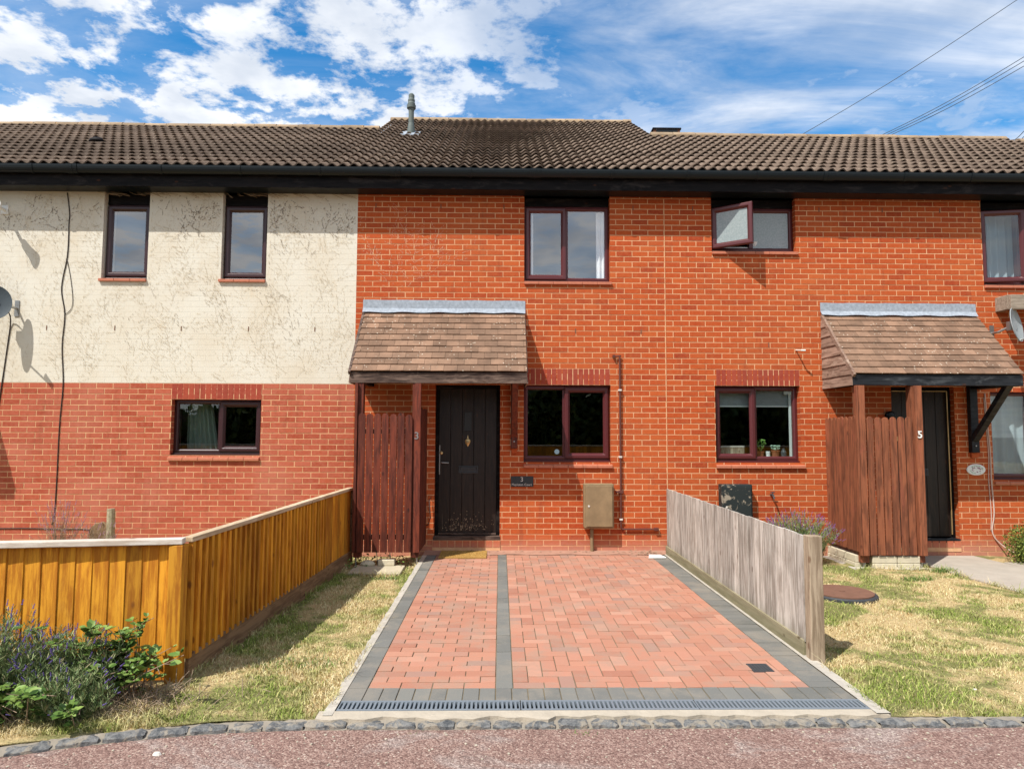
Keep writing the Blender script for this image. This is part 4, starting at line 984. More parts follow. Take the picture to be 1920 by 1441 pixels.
rfn = thing('wooden_fence', 'low silvery grey board fence with a tan end post, right of the driveway', 'fence', (2.24, -4.3, 0))
A = Vector((2.215, -.24, 0)); B = Vector((2.215, -4.27, 0)); b = MB(); n = 33; rs = random.Random(4); w_ = 4.03/n
for k in range(n):
    y = -.24-k*w_; jj = rs.uniform(0, .006)
    T = Matrix.Translation((2.212-jj, y, 0))
    q = len(b.v); zt = .862+rs.uniform(-.004, .004)
    for z in (.10, zt):
        for (u, v) in ((0, 0), (.016, 0), (.016, -w_*.985), (-.002, -w_*.985)): b.v.append((2.212-jj*.5+u, y+v, z))
    for f in ((3, 2, 1, 0), (4, 5, 6, 7), (0, 1, 5, 4), (1, 2, 6, 5), (2, 3, 7, 6), (3, 0, 4, 7)): b.f.append(tuple(q+t for t in f)); b.m.append(0)
b.build('boards', M['fence_grey'], rfn, bevel=.0015)
b = MB(); b.box(2.196, 2.222, -4.26, -.22, -.05, .112); b.build('gravel_board', M['base_grey'], rfn, bevel=.003)
b = MB(); b.box(2.206, 2.304, -4.375, -4.285, -.1, .868); b.build('post', M['post_tan'], rfn, bevel=.005)
b = MB(); b.box(2.230, 2.27, -4.27, -.24, .25, .32); b.box(2.230, 2.27, -4.27, -.24, .70, .77); b.build('rail', M['post_tan'], rfn)

# ------------------------------------------------------------------ small things on the ground
dc = thing('channel_drain', 'slotted galvanised channel drain across the front of the driveway', 'drain', (.6, -5.12, 0))
def grate(x0, x1, y0=-5.196, y1=-5.052):
    b = MB(); b.box(x0, x1, y0, y0+.022, -.03, .0025); b.box(x0, x1, y1-.022, y1, -.03, .0025)
    n = int((x1-x0)/.0255); w_ = (x1-x0)/n
    for k in range(n+1):
        xx = x0+k*w_; b.box(max(x0, xx-.0065), min(x1, xx+.0065), y0+.0215, y1-.0215, -.02, .001+.0005*(k % 2))
    b.build('grate', M['grate'], dc)
grate(-.936, .125); grate(.131, 1.165); grate(1.172, 2.19)
b = MB(); b.box(-.945, 2.20, -5.199, -5.05, -.16, -.10); b.box(-.945, 2.20, -5.1995, -5.197, -.16, -.001); b.box(-.945, 2.20, -5.051, -5.0485, -.16, -.001); b.build('channel', M['black'], dc)
b = MB(); b.box(1.715, 1.855, -4.585, -4.435, -.02, .006); 
for k in range(6): b.box(1.728+k*.021, 1.738+k*.021, -4.57, -4.45, .006, .009, 1)
tag(b.build('drain_cover', [M['iron'], M['iron']], bevel=.002), 'small square dark drain cover set in the red paving', 'drain cover')
mh = thing('manhole', 'round rusty manhole cover standing proud of the dry grass', 'manhole', (3.53, -2.2, -.05))
b = MB(); b.lathe((3.53, -2.20, -.115), [(.335, 0), (.335, .075), (.325, .085), (.305, .085)], 40); b.build('ring', M['iron'], mh)
b = MB(); b.lathe((3.53, -2.20, -.035), [(.302, 0), (.302, .017), (.29, .016), (.0, .018)], 40); b.lathe((3.53, -2.20, -.017), [(.03, 0), (.03, .004), (0, .006)], 12); b.build('lid', M['rust'], mh)
b = MB(); b.prism([(1.90, -.54), (2.13, -.53), (2.10, -.34), (1.95, -.33)], .004, .02, 0, 'z'); tag(b.build('access_lid', M['white'], bevel=.005), 'flat white plastic lid on the paving by the grey fence', 'lid')
b = MB(); b.box(-.775, -.168, -.53, -.06, .004, .020)
for k in range(900):
    x = random.uniform(-.77, -.173); y = random.uniform(-.525, -.065); b.box(x-.003, x+.003, y-.003, y+.003, .019, .026)
tag(b.build('doormat', M['coir']), 'yellow brown coir doormat lying in front of the brown door', 'doormat')
b = MB(); b.prism([(-1.77, -1.235), (-1.155, -1.235), (-1.162, -.76), (-1.78, -.70)], -.10, -.038, 0, 'z'); tag(b.build('paving_slab', M['slab'], bevel=.008), 'worn sandy paving slab below the dark picket screen', 'paving slab')
b = MB(); b.box(-1.49, -1.29, -.80, -.70, -.036, .035); tag(b.build('loose_brick', M['plinth'], bevel=.008), 'pale loose brick standing on the slab under the dark picket screen', 'brick')
b = MB(); b.lathe((-1.62, -.77, -.036), [(.07, 0), (.08, .02), (.05, .055), (0, .07)], 9, 0, None, 1.2, .7); tag(b.build('stone', M['plinth']), 'rough pale stone beside the loose brick under the screen', 'stone')
for (x, y, r_, lab) in ((-1.74, -5.62, .02, 'single pale pebble lying on the road left of the driveway'), (3.02, -4.86, .018, 'small white stone on the dry grass near the drive')):
    b = MB(); b.lathe((x, y, -.05 if y < -5.3 else -.03), [(r_*.7, 0), (r_, r_*.4), (r_*.6, r_), (0, r_*1.1)], 8, 0, None, 1.2, .8); tag(b.build('pebble', M['offwhite']), lab, 'pebble')
st = thing('garden_stake', 'cut off wooden stake standing behind the orange fence against the left wall', 'stake', (-4.9, -.7, 0))
b = MB(); b.tube([(-4.80, -.7, -.1), (-4.81, -.7, .56), (-4.815, -.7, .64)], [.05, .048, .045], 10); b.build('stake', M['base_grey'], st)
b = MB(); b.prism([(-5.13, 0), (-4.86, 0), (-4.88, .42), (-4.95, .47), (-5.05, .45), (-5.12, .38)], -.62, -.58, 0, 'y'); tag(b.build('leaning_slate', M['gravel_board'], bevel=.01), 'rounded grey slate standing among the dead plants behind the orange fence', 'slate')

# ------------------------------------------------------------------ things in the windows
def curtain(label, x0, x1, z0, z1, y, mat, amp=.02, waves=5, grp='curtains in the windows', taper=0.):
    n = 60; b = MB()
    for i in range(n):
        t0, t1 = i/n, (i+1)/n; f = lambda t: y+amp*math.sin(t*waves*2*math.pi)+.3*amp*math.sin(t*waves*5.3)
        xa, xb = x0+(x1-x0)*t0, x0+(x1-x0)*t1; k = 1-taper
        ta, tb = x0+(xa-x0)*k, x0+(xb-x0)*k
        b.quad((xa, f(t0), z0), (xb, f(t1), z0), (tb, f(t1)+.005, z1), (ta, f(t0)+.005, z1)); b.quad((xa, f(t0)+.003, z0), (xb, f(t1)+.003, z0), (tb, f(t1)+.008, z1), (ta, f(t0)+.008, z1))
    return tag(b.build('curtain', mat, smooth=True), label, 'curtain', grp)
curtain('grey green curtain gathered in the left half of the left ground floor window', -4.40, -3.95, 1.30, 2.0, .36, M['curtain_green'], .025, 6, taper=.25)
curtain('narrow grey green curtain at the right edge of the left ground floor window', -3.40, -3.27, 1.30, 2.0, .36, M['curtain_green'], .02, 2)
curtain('white curtain at the right side of the upstairs window of number 3', 1.35, 1.465, 3.70, 4.72, .15, M['curtain_white'], .015, 2)
curtain('sliver of white curtain at the left side of the upstairs window of number 3', .39, .455, 3.70, 4.72, .15, M['curtain_white'], .01, 1)
curtain('long white net curtain in the upper window at the right edge', 6.82, 7.95, 3.72, 4.8, .24, M['net'], .03, 9)
curtain('dusty net curtain in the ground floor window at the right edge', 6.84, 7.95, 1.0, 2.17, .24, M['net'], .02, 7)
for (a, e, lab) in ((3.0, 3.52, 'grey roller blind drawn over the top of the left pane at number 5'), (3.55, 4.09, 'grey roller blind drawn over the top of the right pane at number 5')):
    bl = MB(); bl.box(a, e, .20, .204, 1.98, 2.24); bl.box(a, e, .19, .212, 1.965, 1.985, 1); tag(bl.build('roller_blind', [M['blind'], M['white']]), lab, 'blind', 'blinds in the kitchen window')
b = MB(); b.lathe((.785, .108, 1.335), [(.034, 0), (.034, .003), (0, .004)], 20, 0, Tx); tag(b.build('sticker', M['dish_grey'] if False else plain('pale_blue_sticker', (.35, .50, .55), .6, .1)), 'round pale blue sticker in the corner of the ground floor window of number 3', 'sticker')
ws = MB(); ws.box(2.97, 4.13, .17, .30, 1.255, 1.275); ws.build('inner_sill', M['white'], hr)
ws = MB(); ws.box(2.97, 4.13, .125, .30, 4.215, 4.231); ws.build('inner_sill', M['white'], hr)
def potplant(x, y, z, r_, leafmat, h_, nl, lab, spread):
    p = thing('pot_plant', lab, 'pot plant', (x, y, z)); b = MB(); b.lathe((x, y, z), [(r_*.75, 0), (r_, r_*1.3), (r_*1.1, r_*1.3), (r_*1.1, r_*1.55), (r_*.9, r_*1.55), (0, r_*1.5)], 16); b.build('pot', M['terracotta'], p)
    b = MB(); z0 = z+r_*1.5
    for k in range(nl):
        a = random.uniform(0, 6.28); t = random.random(); rr_ = spread*math.sqrt(random.random()); hh = h_*(.3+.7*random.random())
        cx_, cy_, cz_ = x+rr_*math.cos(a), y+rr_*math.sin(a)*.6, z0+hh; s = random.uniform(.012, .022)
        u = Vector((random.gauss(0, 1), random.gauss(0, 1), random.gauss(0, .5))).normalized()*s; v = u.cross(Vector((random.gauss(0, 1), random.gauss(0, 1), 1))).normalized()*s*.7
        c = Vector((cx_, cy_, cz_)); b.quad(tuple(c-u), tuple(c+v), tuple(c+u), tuple(c-v))
        if k % 4 == 0: b.tube([(x, y, z0), tuple(c)], .0025, 4)
    b.build('foliage', leafmat, p, fix=False)
potplant(3.66, .22, 1.276, .045, M['leaf_a'], .17, 70, 'leafy pot plant, leftmost on the window sill of number 5', .075)
potplant(3.87, .22, 1.276, .055, M['leaf_b'], .07, 80, 'pale rosette succulent in a terracotta pot on the sill of number 5', .06)
b = MB(); b.lathe((3.765, .22, 1.276), [(.025, 0), (.03, .06), (.026, .07), (0, .07)], 14); tag(b.build('cup', M['white']), 'small white cup between the two pot plants', 'cup')
b = MB(); b.lathe((3.985, .22, 1.276), [(.035, 0), (.04, .06), (.02, .09), (.02, .11), (0, .115)], 14); tag(b.build('jar', M['dish_shade_tone']), 'dark jar right of the succulent on the sill', 'jar')
b = MB(); b.box(4.045, 4.075, .14, .17, 1.24, 2.2); b.box(3.98, 4.08, .135, .175, 2.14, 2.19); b.build('blind_post', M['white'], hr, bevel=.004)
b = MB(); b.box(3.08, 3.46, .30, .34, 1.256, 1.40); b.box(3.08, 3.46, .295, .345, 1.40, 1.42, 1); tag(b.build('wooden_box', [M['post_tan'], M['cap_pale']]), 'wooden box seen on the kitchen sill through the left pane of number 5', 'box')
bt = [(3.60, .055, .075, 'bowl', 'white bowl, leftmost behind the frosted upstairs window'), (3.72, .016, .16, 'bottle', 'slim tall white bottle next to the bowl behind frosted glass'), (3.775, .014, .10, 'bottle', 'short slim white bottle, third behind the frosted glass'), (3.86, .025, .12, 'spray_bottle', 'spray bottle with a tilted head behind the frosted glass'), (3.95, .033, .165, 'bottle', 'large white pump bottle, rightmost behind the frosted glass')]
for (x, r_, h_, nm, lab) in bt:
    b = MB()
    if nm == 'bowl': b.lathe((x, .150, 4.232), [(.03, 0), (.045, .03), (r_, h_), (r_-.005, h_), (.04, .03), (0, .01)], 16)
    else:
        b.lathe((x, .150, 4.232), [(r_*.9, 0), (r_, .01), (r_, h_*.62), (r_*.45, h_*.75), (r_*.45, h_*.95), (r_*.3, h_), (0, h_)], 14)
        if nm == 'spray_bottle': b.beam((x-.035, .150, 4.232+h_), (x+.02, .150, 4.232+h_+.012), .02, .025)
    tag(b.build(nm, M['white']), lab, 'bowl' if nm == 'bowl' else 'bottle', 'toiletries behind the frosted window')

# ------------------------------------------------------------------ overhead wires
def wire(a, b_, lab):
    a = Vector(a); b_ = Vector(b_); pts = []
    for t in np.linspace(-.03, 1.25, 26):
        p = a.lerp(b_, t); p.z -= .10*math.sin(math.pi*min(max(t, 0), 1)); pts.append(p)
    m_ = MB(); m_.tube(pts, .011, 5); tag(m_.build('overhead_wire', M['wire']), lab, 'wire', 'overhead wires at the top right')
wire((9.59, 12, 11.2), (14.75, 9, 14.0), 'single overhead wire rising to the top right corner above the others')
wire((12.15, 12, 11.2), (14.89, 9, 12.32), 'topmost of the three bunched overhead wires at the right')
wire((12.28, 12, 11.2), (14.89, 9, 12.20), 'middle one of the three bunched overhead wires at the right')
wire((12.41, 12, 11.2), (14.88, 9, 12.05), 'lowest of the three bunched overhead wires at the right')
wire((16.58, 12, 11.18), (14.78, 9, 10.14), 'upper short wire just above the roof end at the right edge')
wire((16.75, 12, 11.18), (14.77, 9, 9.98), 'lower short wire just above the roof end at the right edge')

# ------------------------------------------------------------------ creeper traces on the painted wall
def traces(name, h, specs, mat, y, holes, xr, zr, wd=.005):
    V = []; F = []; rs = random.Random(9)
    def dash(x, z, ang, L, w_):
        if not (xr[0] < x < xr[1] and zr[0] < z < zr[1]): return
        for o in holes:
            if o[0]-.03 < x < o[1]+.03 and o[2]-.06 < z < o[3]: return
        dx, dz = math.cos(ang)*L/2, math.sin(ang)*L/2; nx, nz = -math.sin(ang)*w_/2, math.cos(ang)*w_/2; n = len(V)
        V.extend([(x-dx-nx, y, z-dz-nz), (x+dx-nx*.5, y, z+dz-nz*.5), (x+dx+nx*.5, y, z+dz+nz*.5), (x-dx+nx, y, z-dz+nz)]); F.append((n, n+1, n+2, n+3))
    def branch(x, z, ang, L, curv, w_, dens, depth):
        s = 0
        while s < L:
            st = rs.uniform(.02, .045); x += math.cos(ang)*st; z += math.sin(ang)*st; ang += curv*st+rs.gauss(0, .10); s += st
            if rs.random() < dens: dash(x, z, ang+rs.gauss(0, .18), st*rs.uniform(.5, .95), w_*rs.uniform(.6, 1.3))
            if depth > 0 and rs.random() < .62:
                sd = rs.choice((-1, 1)); branch(x, z, ang+sd*rs.uniform(.6, 1.1), rs.uniform(.12, .42)*(1.2 if depth > 1 else .55), -sd*rs.uniform(.2, 1.6), w_*.85, dens*.9, depth-1)
    for (x, z, ang, L, curv, w_, dens, depth) in specs: branch(x, z, ang, L, curv, w_, dens, depth)
    return npmesh(name, V, F, mat, h)
hz = [UL1, UL2, LG]
sp = []
for k in range(26):
    for q in range(7):
        sp.append((-6.9+k*.195+random.gauss(0, .07), 2.28+q*.35+random.gauss(0, .08), math.pi/2+random.gauss(0, .65), random.uniform(.4, .75), random.gauss(0, .7), .0044, .72, 1))
traces('creeper_traces', hl, sp, M['trace_tan'], -.0075, hz, (-7, -2.02), (2.27, 4.86))
sp = []
for (x, k) in ((-2.35, 3), (-2.75, 3), (-3.05, 2), (-4.15, 4), (-4.5, 3), (-6.4, 2), (-6.0, 2), (-6.75, 2), (-2.15, 2), (-4.7, 1)):
    for _ in range(k): sp.append((x+random.gauss(0, .12), random.uniform(4.15, 4.7), math.pi/2+random.gauss(0, .55), random.uniform(.25, .6), random.gauss(0, .6), .0095, .55, 1))
for k in range(12): sp.append((random.uniform(-6.9, -2.1), random.uniform(2.4, 4.2), math.pi/2+random.gauss(0, .9), random.uniform(.3, .7), random.gauss(0, .6), .006, .45, 1))
traces('creeper_traces', hl, sp, M['trace_dark'], -.0082, hz, (-7, -2.02), (2.27, 4.86))
sp = [(random.uniform(-1.9, -.6), random.uniform(3.5, 4.2), math.pi/2+random.gauss(.1, .6), random.uniform(.3, .8), random.gauss(0, .5), .005, .6, 1) for k in range(13)]
traces('creeper_traces', hc, sp, M['trace_pale'], -.0052, [CU], (-1.97, .2), (3.45, 4.8))
# dead tendrils hanging under the soffit of the left house
b = MB()
for k in range(60):
    x = random.uniform(-5.6, -2.1) if k > 10 else random.uniform(-5.5, -4.7); L = random.uniform(.05, .3); a = random.gauss(0, .5)
    b.tube([(x, -.02, 4.895), (x+L*.5*math.cos(a), -.05, 4.875-random.uniform(0, .03)), (x+L*math.cos(a), -.03, 4.87-random.uniform(0, .05))], .0025, 4, 0, False)
b.build('dead_tendrils', M['hook'], hl)

# ------------------------------------------------------------------ grass
def grass(name, label, pts_fn, n, hmin, hmax, wid, seed):
    g = np.random.default_rng(seed); x, y, z = pts_fn(g, n); n = len(x)
    h_ = g.uniform(hmin, hmax, n)*(.6+.8*g.random(n)**2); a = g.uniform(0, 2*np.pi, n); ln = g.uniform(.2, 1.5, n)*h_
    la = g.uniform(0, 2*np.pi, n); w_ = wid*g.uniform(.6, 1.3, n)
    b0 = np.stack([x-np.cos(a)*w_/2, y-np.sin(a)*w_/2, z-.005], 1); b1 = np.stack([x+np.cos(a)*w_/2, y+np.sin(a)*w_/2, z-.005], 1)
    m0 = np.stack([x-np.cos(a)*w_*.4+np.cos(la)*ln*.35, y-np.sin(a)*w_*.4+np.sin(la)*ln*.35, z+h_*.6], 1); m1 = m0+np.stack([np.cos(a)*w_*.8, np.sin(a)*w_*.8, 0*a], 1)
    t = np.stack([x+np.cos(la)*ln, y+np.sin(la)*ln, z+h_*.85], 1)
    V = np.stack([b0, b1, m1, m0, t], 1).reshape(-1, 3); i = np.arange(n)*5
    F = np.concatenate([np.stack([i, i+1, i+2], 1), np.stack([i, i+2, i+3], 1), np.stack([i+3, i+2, i+4], 1)])
    o = npmesh(name, V, F, M['blade']); return tag(o, label, None, kind='stuff')
def lawnZv(y): return -.068+np.where(y < -4.6, .045, .045*np.maximum(0, (-y-2.5)/2.1))
def rightlawn(g, n):
    x = g.uniform(2.26, 7.6, n); y = -5.255+5.2*g.random(n)**1.0*.97
    # keep more blades near the front where they are seen largest
    k = (g.random(n) < np.clip(1.1-(y+5.25)/7, .35, 1)); x, y = x[k], y[k]
    bad = ((x-3.53)**2+(y+2.2)**2 < .31**2) | ((x > 4.34) & (x < 5.36) & (y > -.93)) | ((x > 5.36+.02*(-y)) & (x < 6.5) & (y > -2.18)) | ((x > 6.5) & (y > -1.42)) | ((x < 2.31) & (y < -4.26) & (y > -4.4))
    bad |= (x < 2.262) & (y > -4.4)
    return x[~bad], y[~bad], lawnZv(y[~bad])
def leftlawn(g, n):
    y = -5.35+5.1*g.random(n); x = -2.1+g.random(n)*1.11; x = np.where(x < -1.005, x, -1.005-g.random(n)*.02)
    fx_ = -2.03+.18*np.clip((y+4.68)/4.06, 0, 1)
    ky = -5.262-np.maximum(0, -1.0-x)**2*.13
    bad = ((x < fx_) & (y > -4.75)) | (y < ky+.0) | ((x > -1.79) & (x < -1.14) & (y > -1.25) & (y < -.68)) | ((y > -.7) & (g.random(n) < .6))
    return x[~bad], y[~bad], lawnZv(y[~bad])
grass('dry_grass', 'parched straw and green lawn grass right of the grey fence', rightlawn, 150000, .016, .036, .005, 3)
grass('dry_grass', 'parched straw lawn strip between the orange fence and the driveway', leftlawn, 48000, .016, .036, .005, 4)
def bed(g, n):
    x = -3.6+g.random(n)*1.7; y = -5.30+.62*g.random(n); ky = -5.262-np.maximum(0, -1.0-x)**2*.13; y = np.maximum(y-np.maximum(0, -1.0-x)**2*.13*.6, ky+.01)
    return x, y, lawnZv(y)
grass('dry_grass', 'tangled dead grass in the bed in front of the orange fence', bed, 16000, .02, .06, .004, 8)
def fringe(g, n):
    seg = [((2.325, -4.3), (2.31, -.3)), ((-2.03, -4.62), (-1.87, -.7)), ((4.36, -.93), (5.33, -.94)), ((5.37, -.95), (5.46, -2.2)), ((-1.8, -1.27), (-1.1, -1.26)), ((-.995, -5.24), (-.995, -.4)), ((2.25, -5.24), (2.25, -4.4)), ((5.46, -2.21), (6.5, -2.22))]
    L = np.array([math.dist(a, b) for a, b in seg]); k = g.choice(len(seg), n, p=L/L.sum()); t = g.random(n)
    A = np.array([a for a, b in seg])[k]; B = np.array([b for a, b in seg])[k]; P = A+(B-A)*t[:, None]+g.normal(0, .014, (n, 2))
    keep = np.sin(P[:, 0]*7+P[:, 1]*5.1)+np.sin(P[:, 1]*13.7+1) > -.3+g.normal(0, .5, n); P = P[keep]
    return P[:, 0], P[:, 1], lawnZv(P[:, 1])
grass('long_grass', 'longer uncut grass along the fence feet, path and paving edges', fringe, 9000, .04, .10, .0045, 12)
def tuft(cx_, cy_, r_, n, lab, h_=.06, z0=-.07):
    g = np.random.default_rng(int(abs(cx_*1000))); a = g.uniform(0, 6.28, n); rr_ = r_*np.sqrt(g.random(n))
    x, y = cx_+rr_*np.cos(a)*1.6, cy_+rr_*np.sin(a)*.6
    def fn(g_, n_): return x, y, np.full(n, z0)
    o = grass('grass_tuft', lab, fn, n, h_*.5, h_, .005, 5); del o['kind']; o.data.materials[0] = M['bramble']; return tag(o, lab, 'grass tuft', 'tufts growing along the kerb')
tuft(-.43, -5.42, .055, 110, 'low green tuft at the kerb, left of the driveway middle', .035); tuft(.47, -5.41, .045, 110, 'green weed tuft growing at the kerb under the driveway middle', .045); tuft(2.0, -5.42, .04, 70, 'small green tuft at the kerb near the right end of the drain', .03)
tuft(-1.3, -1.45, .10, 180, 'green tuft in the dry lawn below the sandy slab', .06, -.06); tuft(-1.42, -4.35, .22, 420, 'large green patch of grass beside the orange fence', .05, -.03)
tuft(5.35, -1.05, .10, 220, 'green tuft where the lawn meets the flagstone path', .09, -.06); tuft(4.75, -1.5, .12, 240, 'green tuft in the dry lawn below the reddish screen', .07, -.06)

# ------------------------------------------------------------------ plants
def ribbons(P, r_):
    """list of polylines -> crossed thin ribbons mesh arrays"""
    V = []; F = []
    for k, pl_ in enumerate(P):
        for ax in ((1, 0, 0), (0, 1, 0)):
            u = Vector(ax)*r_; n0 = len(V)
            for j, p in enumerate(pl_):
                t = 1-.6*j/(len(pl_)-1); V.append(tuple(p-u*t)); V.append(tuple(p+u*t))
            for j in range(len(pl_)-1): a = n0+2*j; F.append((a, a+1, a+3, a+2))
            if ax == (1, 0, 0) and r_ < .0012: break
    return V, F
def lavender(name, label, cx_, cy_, z0, rx, ry, hmin, hmax, ns, nleaf, flower, seed, headlen=.045, leafmat='lav_stem', fl_frac=1., cat='lavender', grp=None):
    rs = random.Random(seed); p = thing(name, label, cat, (cx_, cy_, z0), grp); P = []; heads = MB()
    for k in range(ns):
        a = rs.uniform(0, 6.28); q = math.sqrt(rs.random()); bx, by = cx_+q*.45*rx*math.cos(a), cy_+q*.45*ry*math.sin(a)
        h_ = rs.uniform(hmin, hmax)*(1-.35*q*q); ex, ey = cx_+q*rx*math.cos(a)+rs.gauss(0, .02), cy_+q*ry*math.sin(a)+rs.gauss(0, .02)
        A_ = Vector((bx, by, z0)); B_ = Vector((ex, ey, z0+h_)); C_ = (A_+B_)/2+Vector((-(ex-bx)*.15, -(ey-by)*.15, h_*.12)); pl_ = [A_, A_.lerp(C_, .6), C_, B_]; P.append(pl_)
        if rs.random() < fl_frac:
            d = (B_-C_).normalized(); L = headlen*rs.uniform(.6, 1.4); nb_ = 4
            for j in range(nb_):
                c = B_+d*(L*j/nb_); r2 = .0062*(1-.45*j/nb_)*rs.uniform(.8, 1.2); n = len(heads.v)
                for (ux, uy, uz) in ((r2, 0, 0), (0, r2, 0), (-r2, 0, 0), (0, -r2, 0), (0, 0, L/nb_*.62), (0, 0, -L/nb_*.5)): heads.v.append((c.x+ux, c.y+uy, c.z+uz))
                for f in ((0, 1, 4), (1, 2, 4), (2, 3, 4), (3, 0, 4), (1, 0, 5), (2, 1, 5), (3, 2, 5), (0, 3, 5)): heads.f.append(tuple(n+t for t in f)); heads.m.append(0)
    V, F = ribbons(P, .0018); npmesh('stems', V, F, M[leafmat], p)
    if heads.v: heads.build('flower_heads', M[flower], p, fix=False)
    if nleaf:
        g = np.random.default_rng(seed); V = []; F = []
        for k in range(nleaf):
            pl_ = rs.choice(P); t = rs.random()**.7; i = min(2, int(t*2.6)); c = pl_[i].lerp(pl_[i+1], rs.random())
            d = Vector((rs.gauss(0, .8), rs.gauss(0, .8), 1.0)).normalized()*rs.uniform(.025, .055); s = Vector((rs.gauss(0, 1), rs.gauss(0, 1), 0)).normalized()*.0024; n = len(V)
            V += [tuple(c-s*.5), tuple(c+s*.5), tuple(c+d*.6+s), tuple(c+d), tuple(c+d*.6-s)]; F.append((n, n+1, n+2, n+3, n+4))
        npmesh('leaves', V, F, M[leafmat], p)
    return p
G1 = 'lavender clumps in front of the orange fence'
lavender('lavender', 'large lavender clump in front of the orange fence, nearest the left edge', -2.95, -5.12, -.04, .42, .26, .30, .66, 440, 16000, 'lavender_flower', 21, .034, fl_frac=.5, grp=G1)
lavender('lavender', 'lavender clump in the middle of the bed in front of the orange fence', -2.56, -5.08, -.04, .36, .24, .26, .54, 360, 14000, 'lavender_flower', 22, .032, fl_frac=.45, grp=G1)
lavender('lavender', 'low front lavender clump leaning over the kerb at the left', -2.45, -5.26, -.04, .30, .18, .16, .34, 220, 9000, 'lavender_flower', 23, .030, fl_frac=.22, grp=G1)
lavender('lavender', 'small lavender sprawling over the kerb at the bottom left corner', -3.0, -5.42, -.05, .30, .16, .14, .30, 200, 7000, 'lavender_flower', 28, .028, fl_frac=.25, grp=G1)
lavender('lavender', 'purple lavender bush behind the grey fence against the brick wall', 3.86, -.46, -.07, .52, .40, .44, .68, 520, 26000, 'purple_flower', 24, .045, fl_frac=.6)
lavender('dead_shrub', 'dried pink flowered stems rising behind the orange fence at the left wall', -5.42, -.7, -.05, .30, .22, .55, .82, 130, 900, 'pink_flower', 25, .07, 'hook', .55, 'shrub')
lavender('dead_shrub', 'lower dried stems beside the wooden stake behind the orange fence', -4.98, -.75, -.05, .34, .18, .40, .60, 110, 700, 'pink_flower', 26, .05, 'hook', .3, 'shrub')
# bramble
br = thing('bramble', 'bramble with broad green leaves growing at the corner of the orange fence', 'bramble', (-2.2, -4.95, -.04))
rs = random.Random(5); cm_ = MB(); V = []; F = []
def leaf(c, d, up_, L):
    d = d.normalized(); s = d.cross(up_).normalized(); n_ = s.cross(d); n = len(V)
    V.extend([tuple(c), tuple(c+d*L*.35+s*L*.36+n_*L*.06), tuple(c+d*L*.75+s*L*.24+n_*L*.05), tuple(c+d*L), tuple(c+d*L*.75-s*L*.24+n_*L*.05), tuple(c+d*L*.35-s*L*.36+n_*L*.06), tuple(c+d*L*.5-n_*L*.03)])
    for f in ((0, 1, 6), (1, 2, 6), (2, 3, 6), (3, 4, 6), (4, 5, 6), (5, 0, 6)): F.append(tuple(n+t for t in f))
for k in range(62):
    if k < 46: base = Vector((rs.uniform(-2.50, -2.14), rs.uniform(-5.02, -4.86), -.04)); tip = base+Vector((rs.gauss(0, .22), rs.uniform(-.22, .04), rs.uniform(.18, .52)))
    else: base = Vector((rs.uniform(-2.95, -2.3), rs.uniform(-5.35, -5.2), -.04)); tip = base+Vector((rs.gauss(0, .2), rs.uniform(-.20, .0), rs.uniform(.06, .26)))
    mid = (base+tip)/2+Vector((rs.gauss(0, .06), rs.gauss(0, .04), rs.uniform(.05, .14))); pts = [base, base.lerp(mid, .5), mid, mid.lerp(tip, .5), tip]; cm_.tube(pts, [.004, .0035, .003, .0025, .002], 5, 0, False)
    for j in range(rs.randint(6, 12)):
        t = rs.uniform(.2, 1.); i = min(3, int(t*4)); c = pts[i].lerp(pts[i+1], rs.random()); d0 = Vector((rs.gauss(0, 1), rs.gauss(-.3, 1), rs.uniform(-.1, .7))).normalized(); L = rs.uniform(.032, .072)
        st_ = c+d0*.025; upv = Vector((rs.gauss(0, .3), rs.gauss(-.4, .3), 1))
        for q in (0, .95, -.95): leaf(st_, Matrix.Rotation(q, 3, 'Z') @ d0, upv, L*(1 if q == 0 else .8))
cm_.build('canes', M['hook'], br, smooth=True); npmesh('leaves', V, F, M['bramble'], br)
# dead twigs at the base of the corner
tw = MB()
for k in range(260):
    x, y = rs.gauss(-2.25, .28), rs.gauss(-5.05, .10); a = rs.uniform(0, 6.28); L = rs.uniform(.05, .2)
    tw.tube([(x, y, -.03), (x+L*.5*math.cos(a), y+L*.5*math.sin(a), rs.uniform(-.01, .06)), (x+L*math.cos(a), y+L*math.sin(a), rs.uniform(-.03, .10))], .002, 4, 0, False)
tag(tw.build('dead_twigs', M['hook']), 'tangle of dry twigs at the foot of the fence corner', None, kind='stuff')
# leaf litter at the wall foot by the grey fence
V = []; F = []
for k in range(160):
    x, y = (rs.gauss(2.02, .16), rs.gauss(-.20, .08)) if k < 110 else (rs.uniform(-.9, 2.1), rs.uniform(-.14, -.04))
    if x > 2.16: continue
    leaf(Vector((x, min(y, -.02), .012+rs.random()*.012)), Vector((rs.gauss(0, 1), rs.gauss(0, 1), rs.uniform(-.1, .3))), Vector((0, 0, 1)), rs.uniform(.018, .035))
tag(npmesh('leaf_litter', V, F, M['hook']), 'dry brown leaf litter blown against the wall by the grey fence', None, kind='stuff')
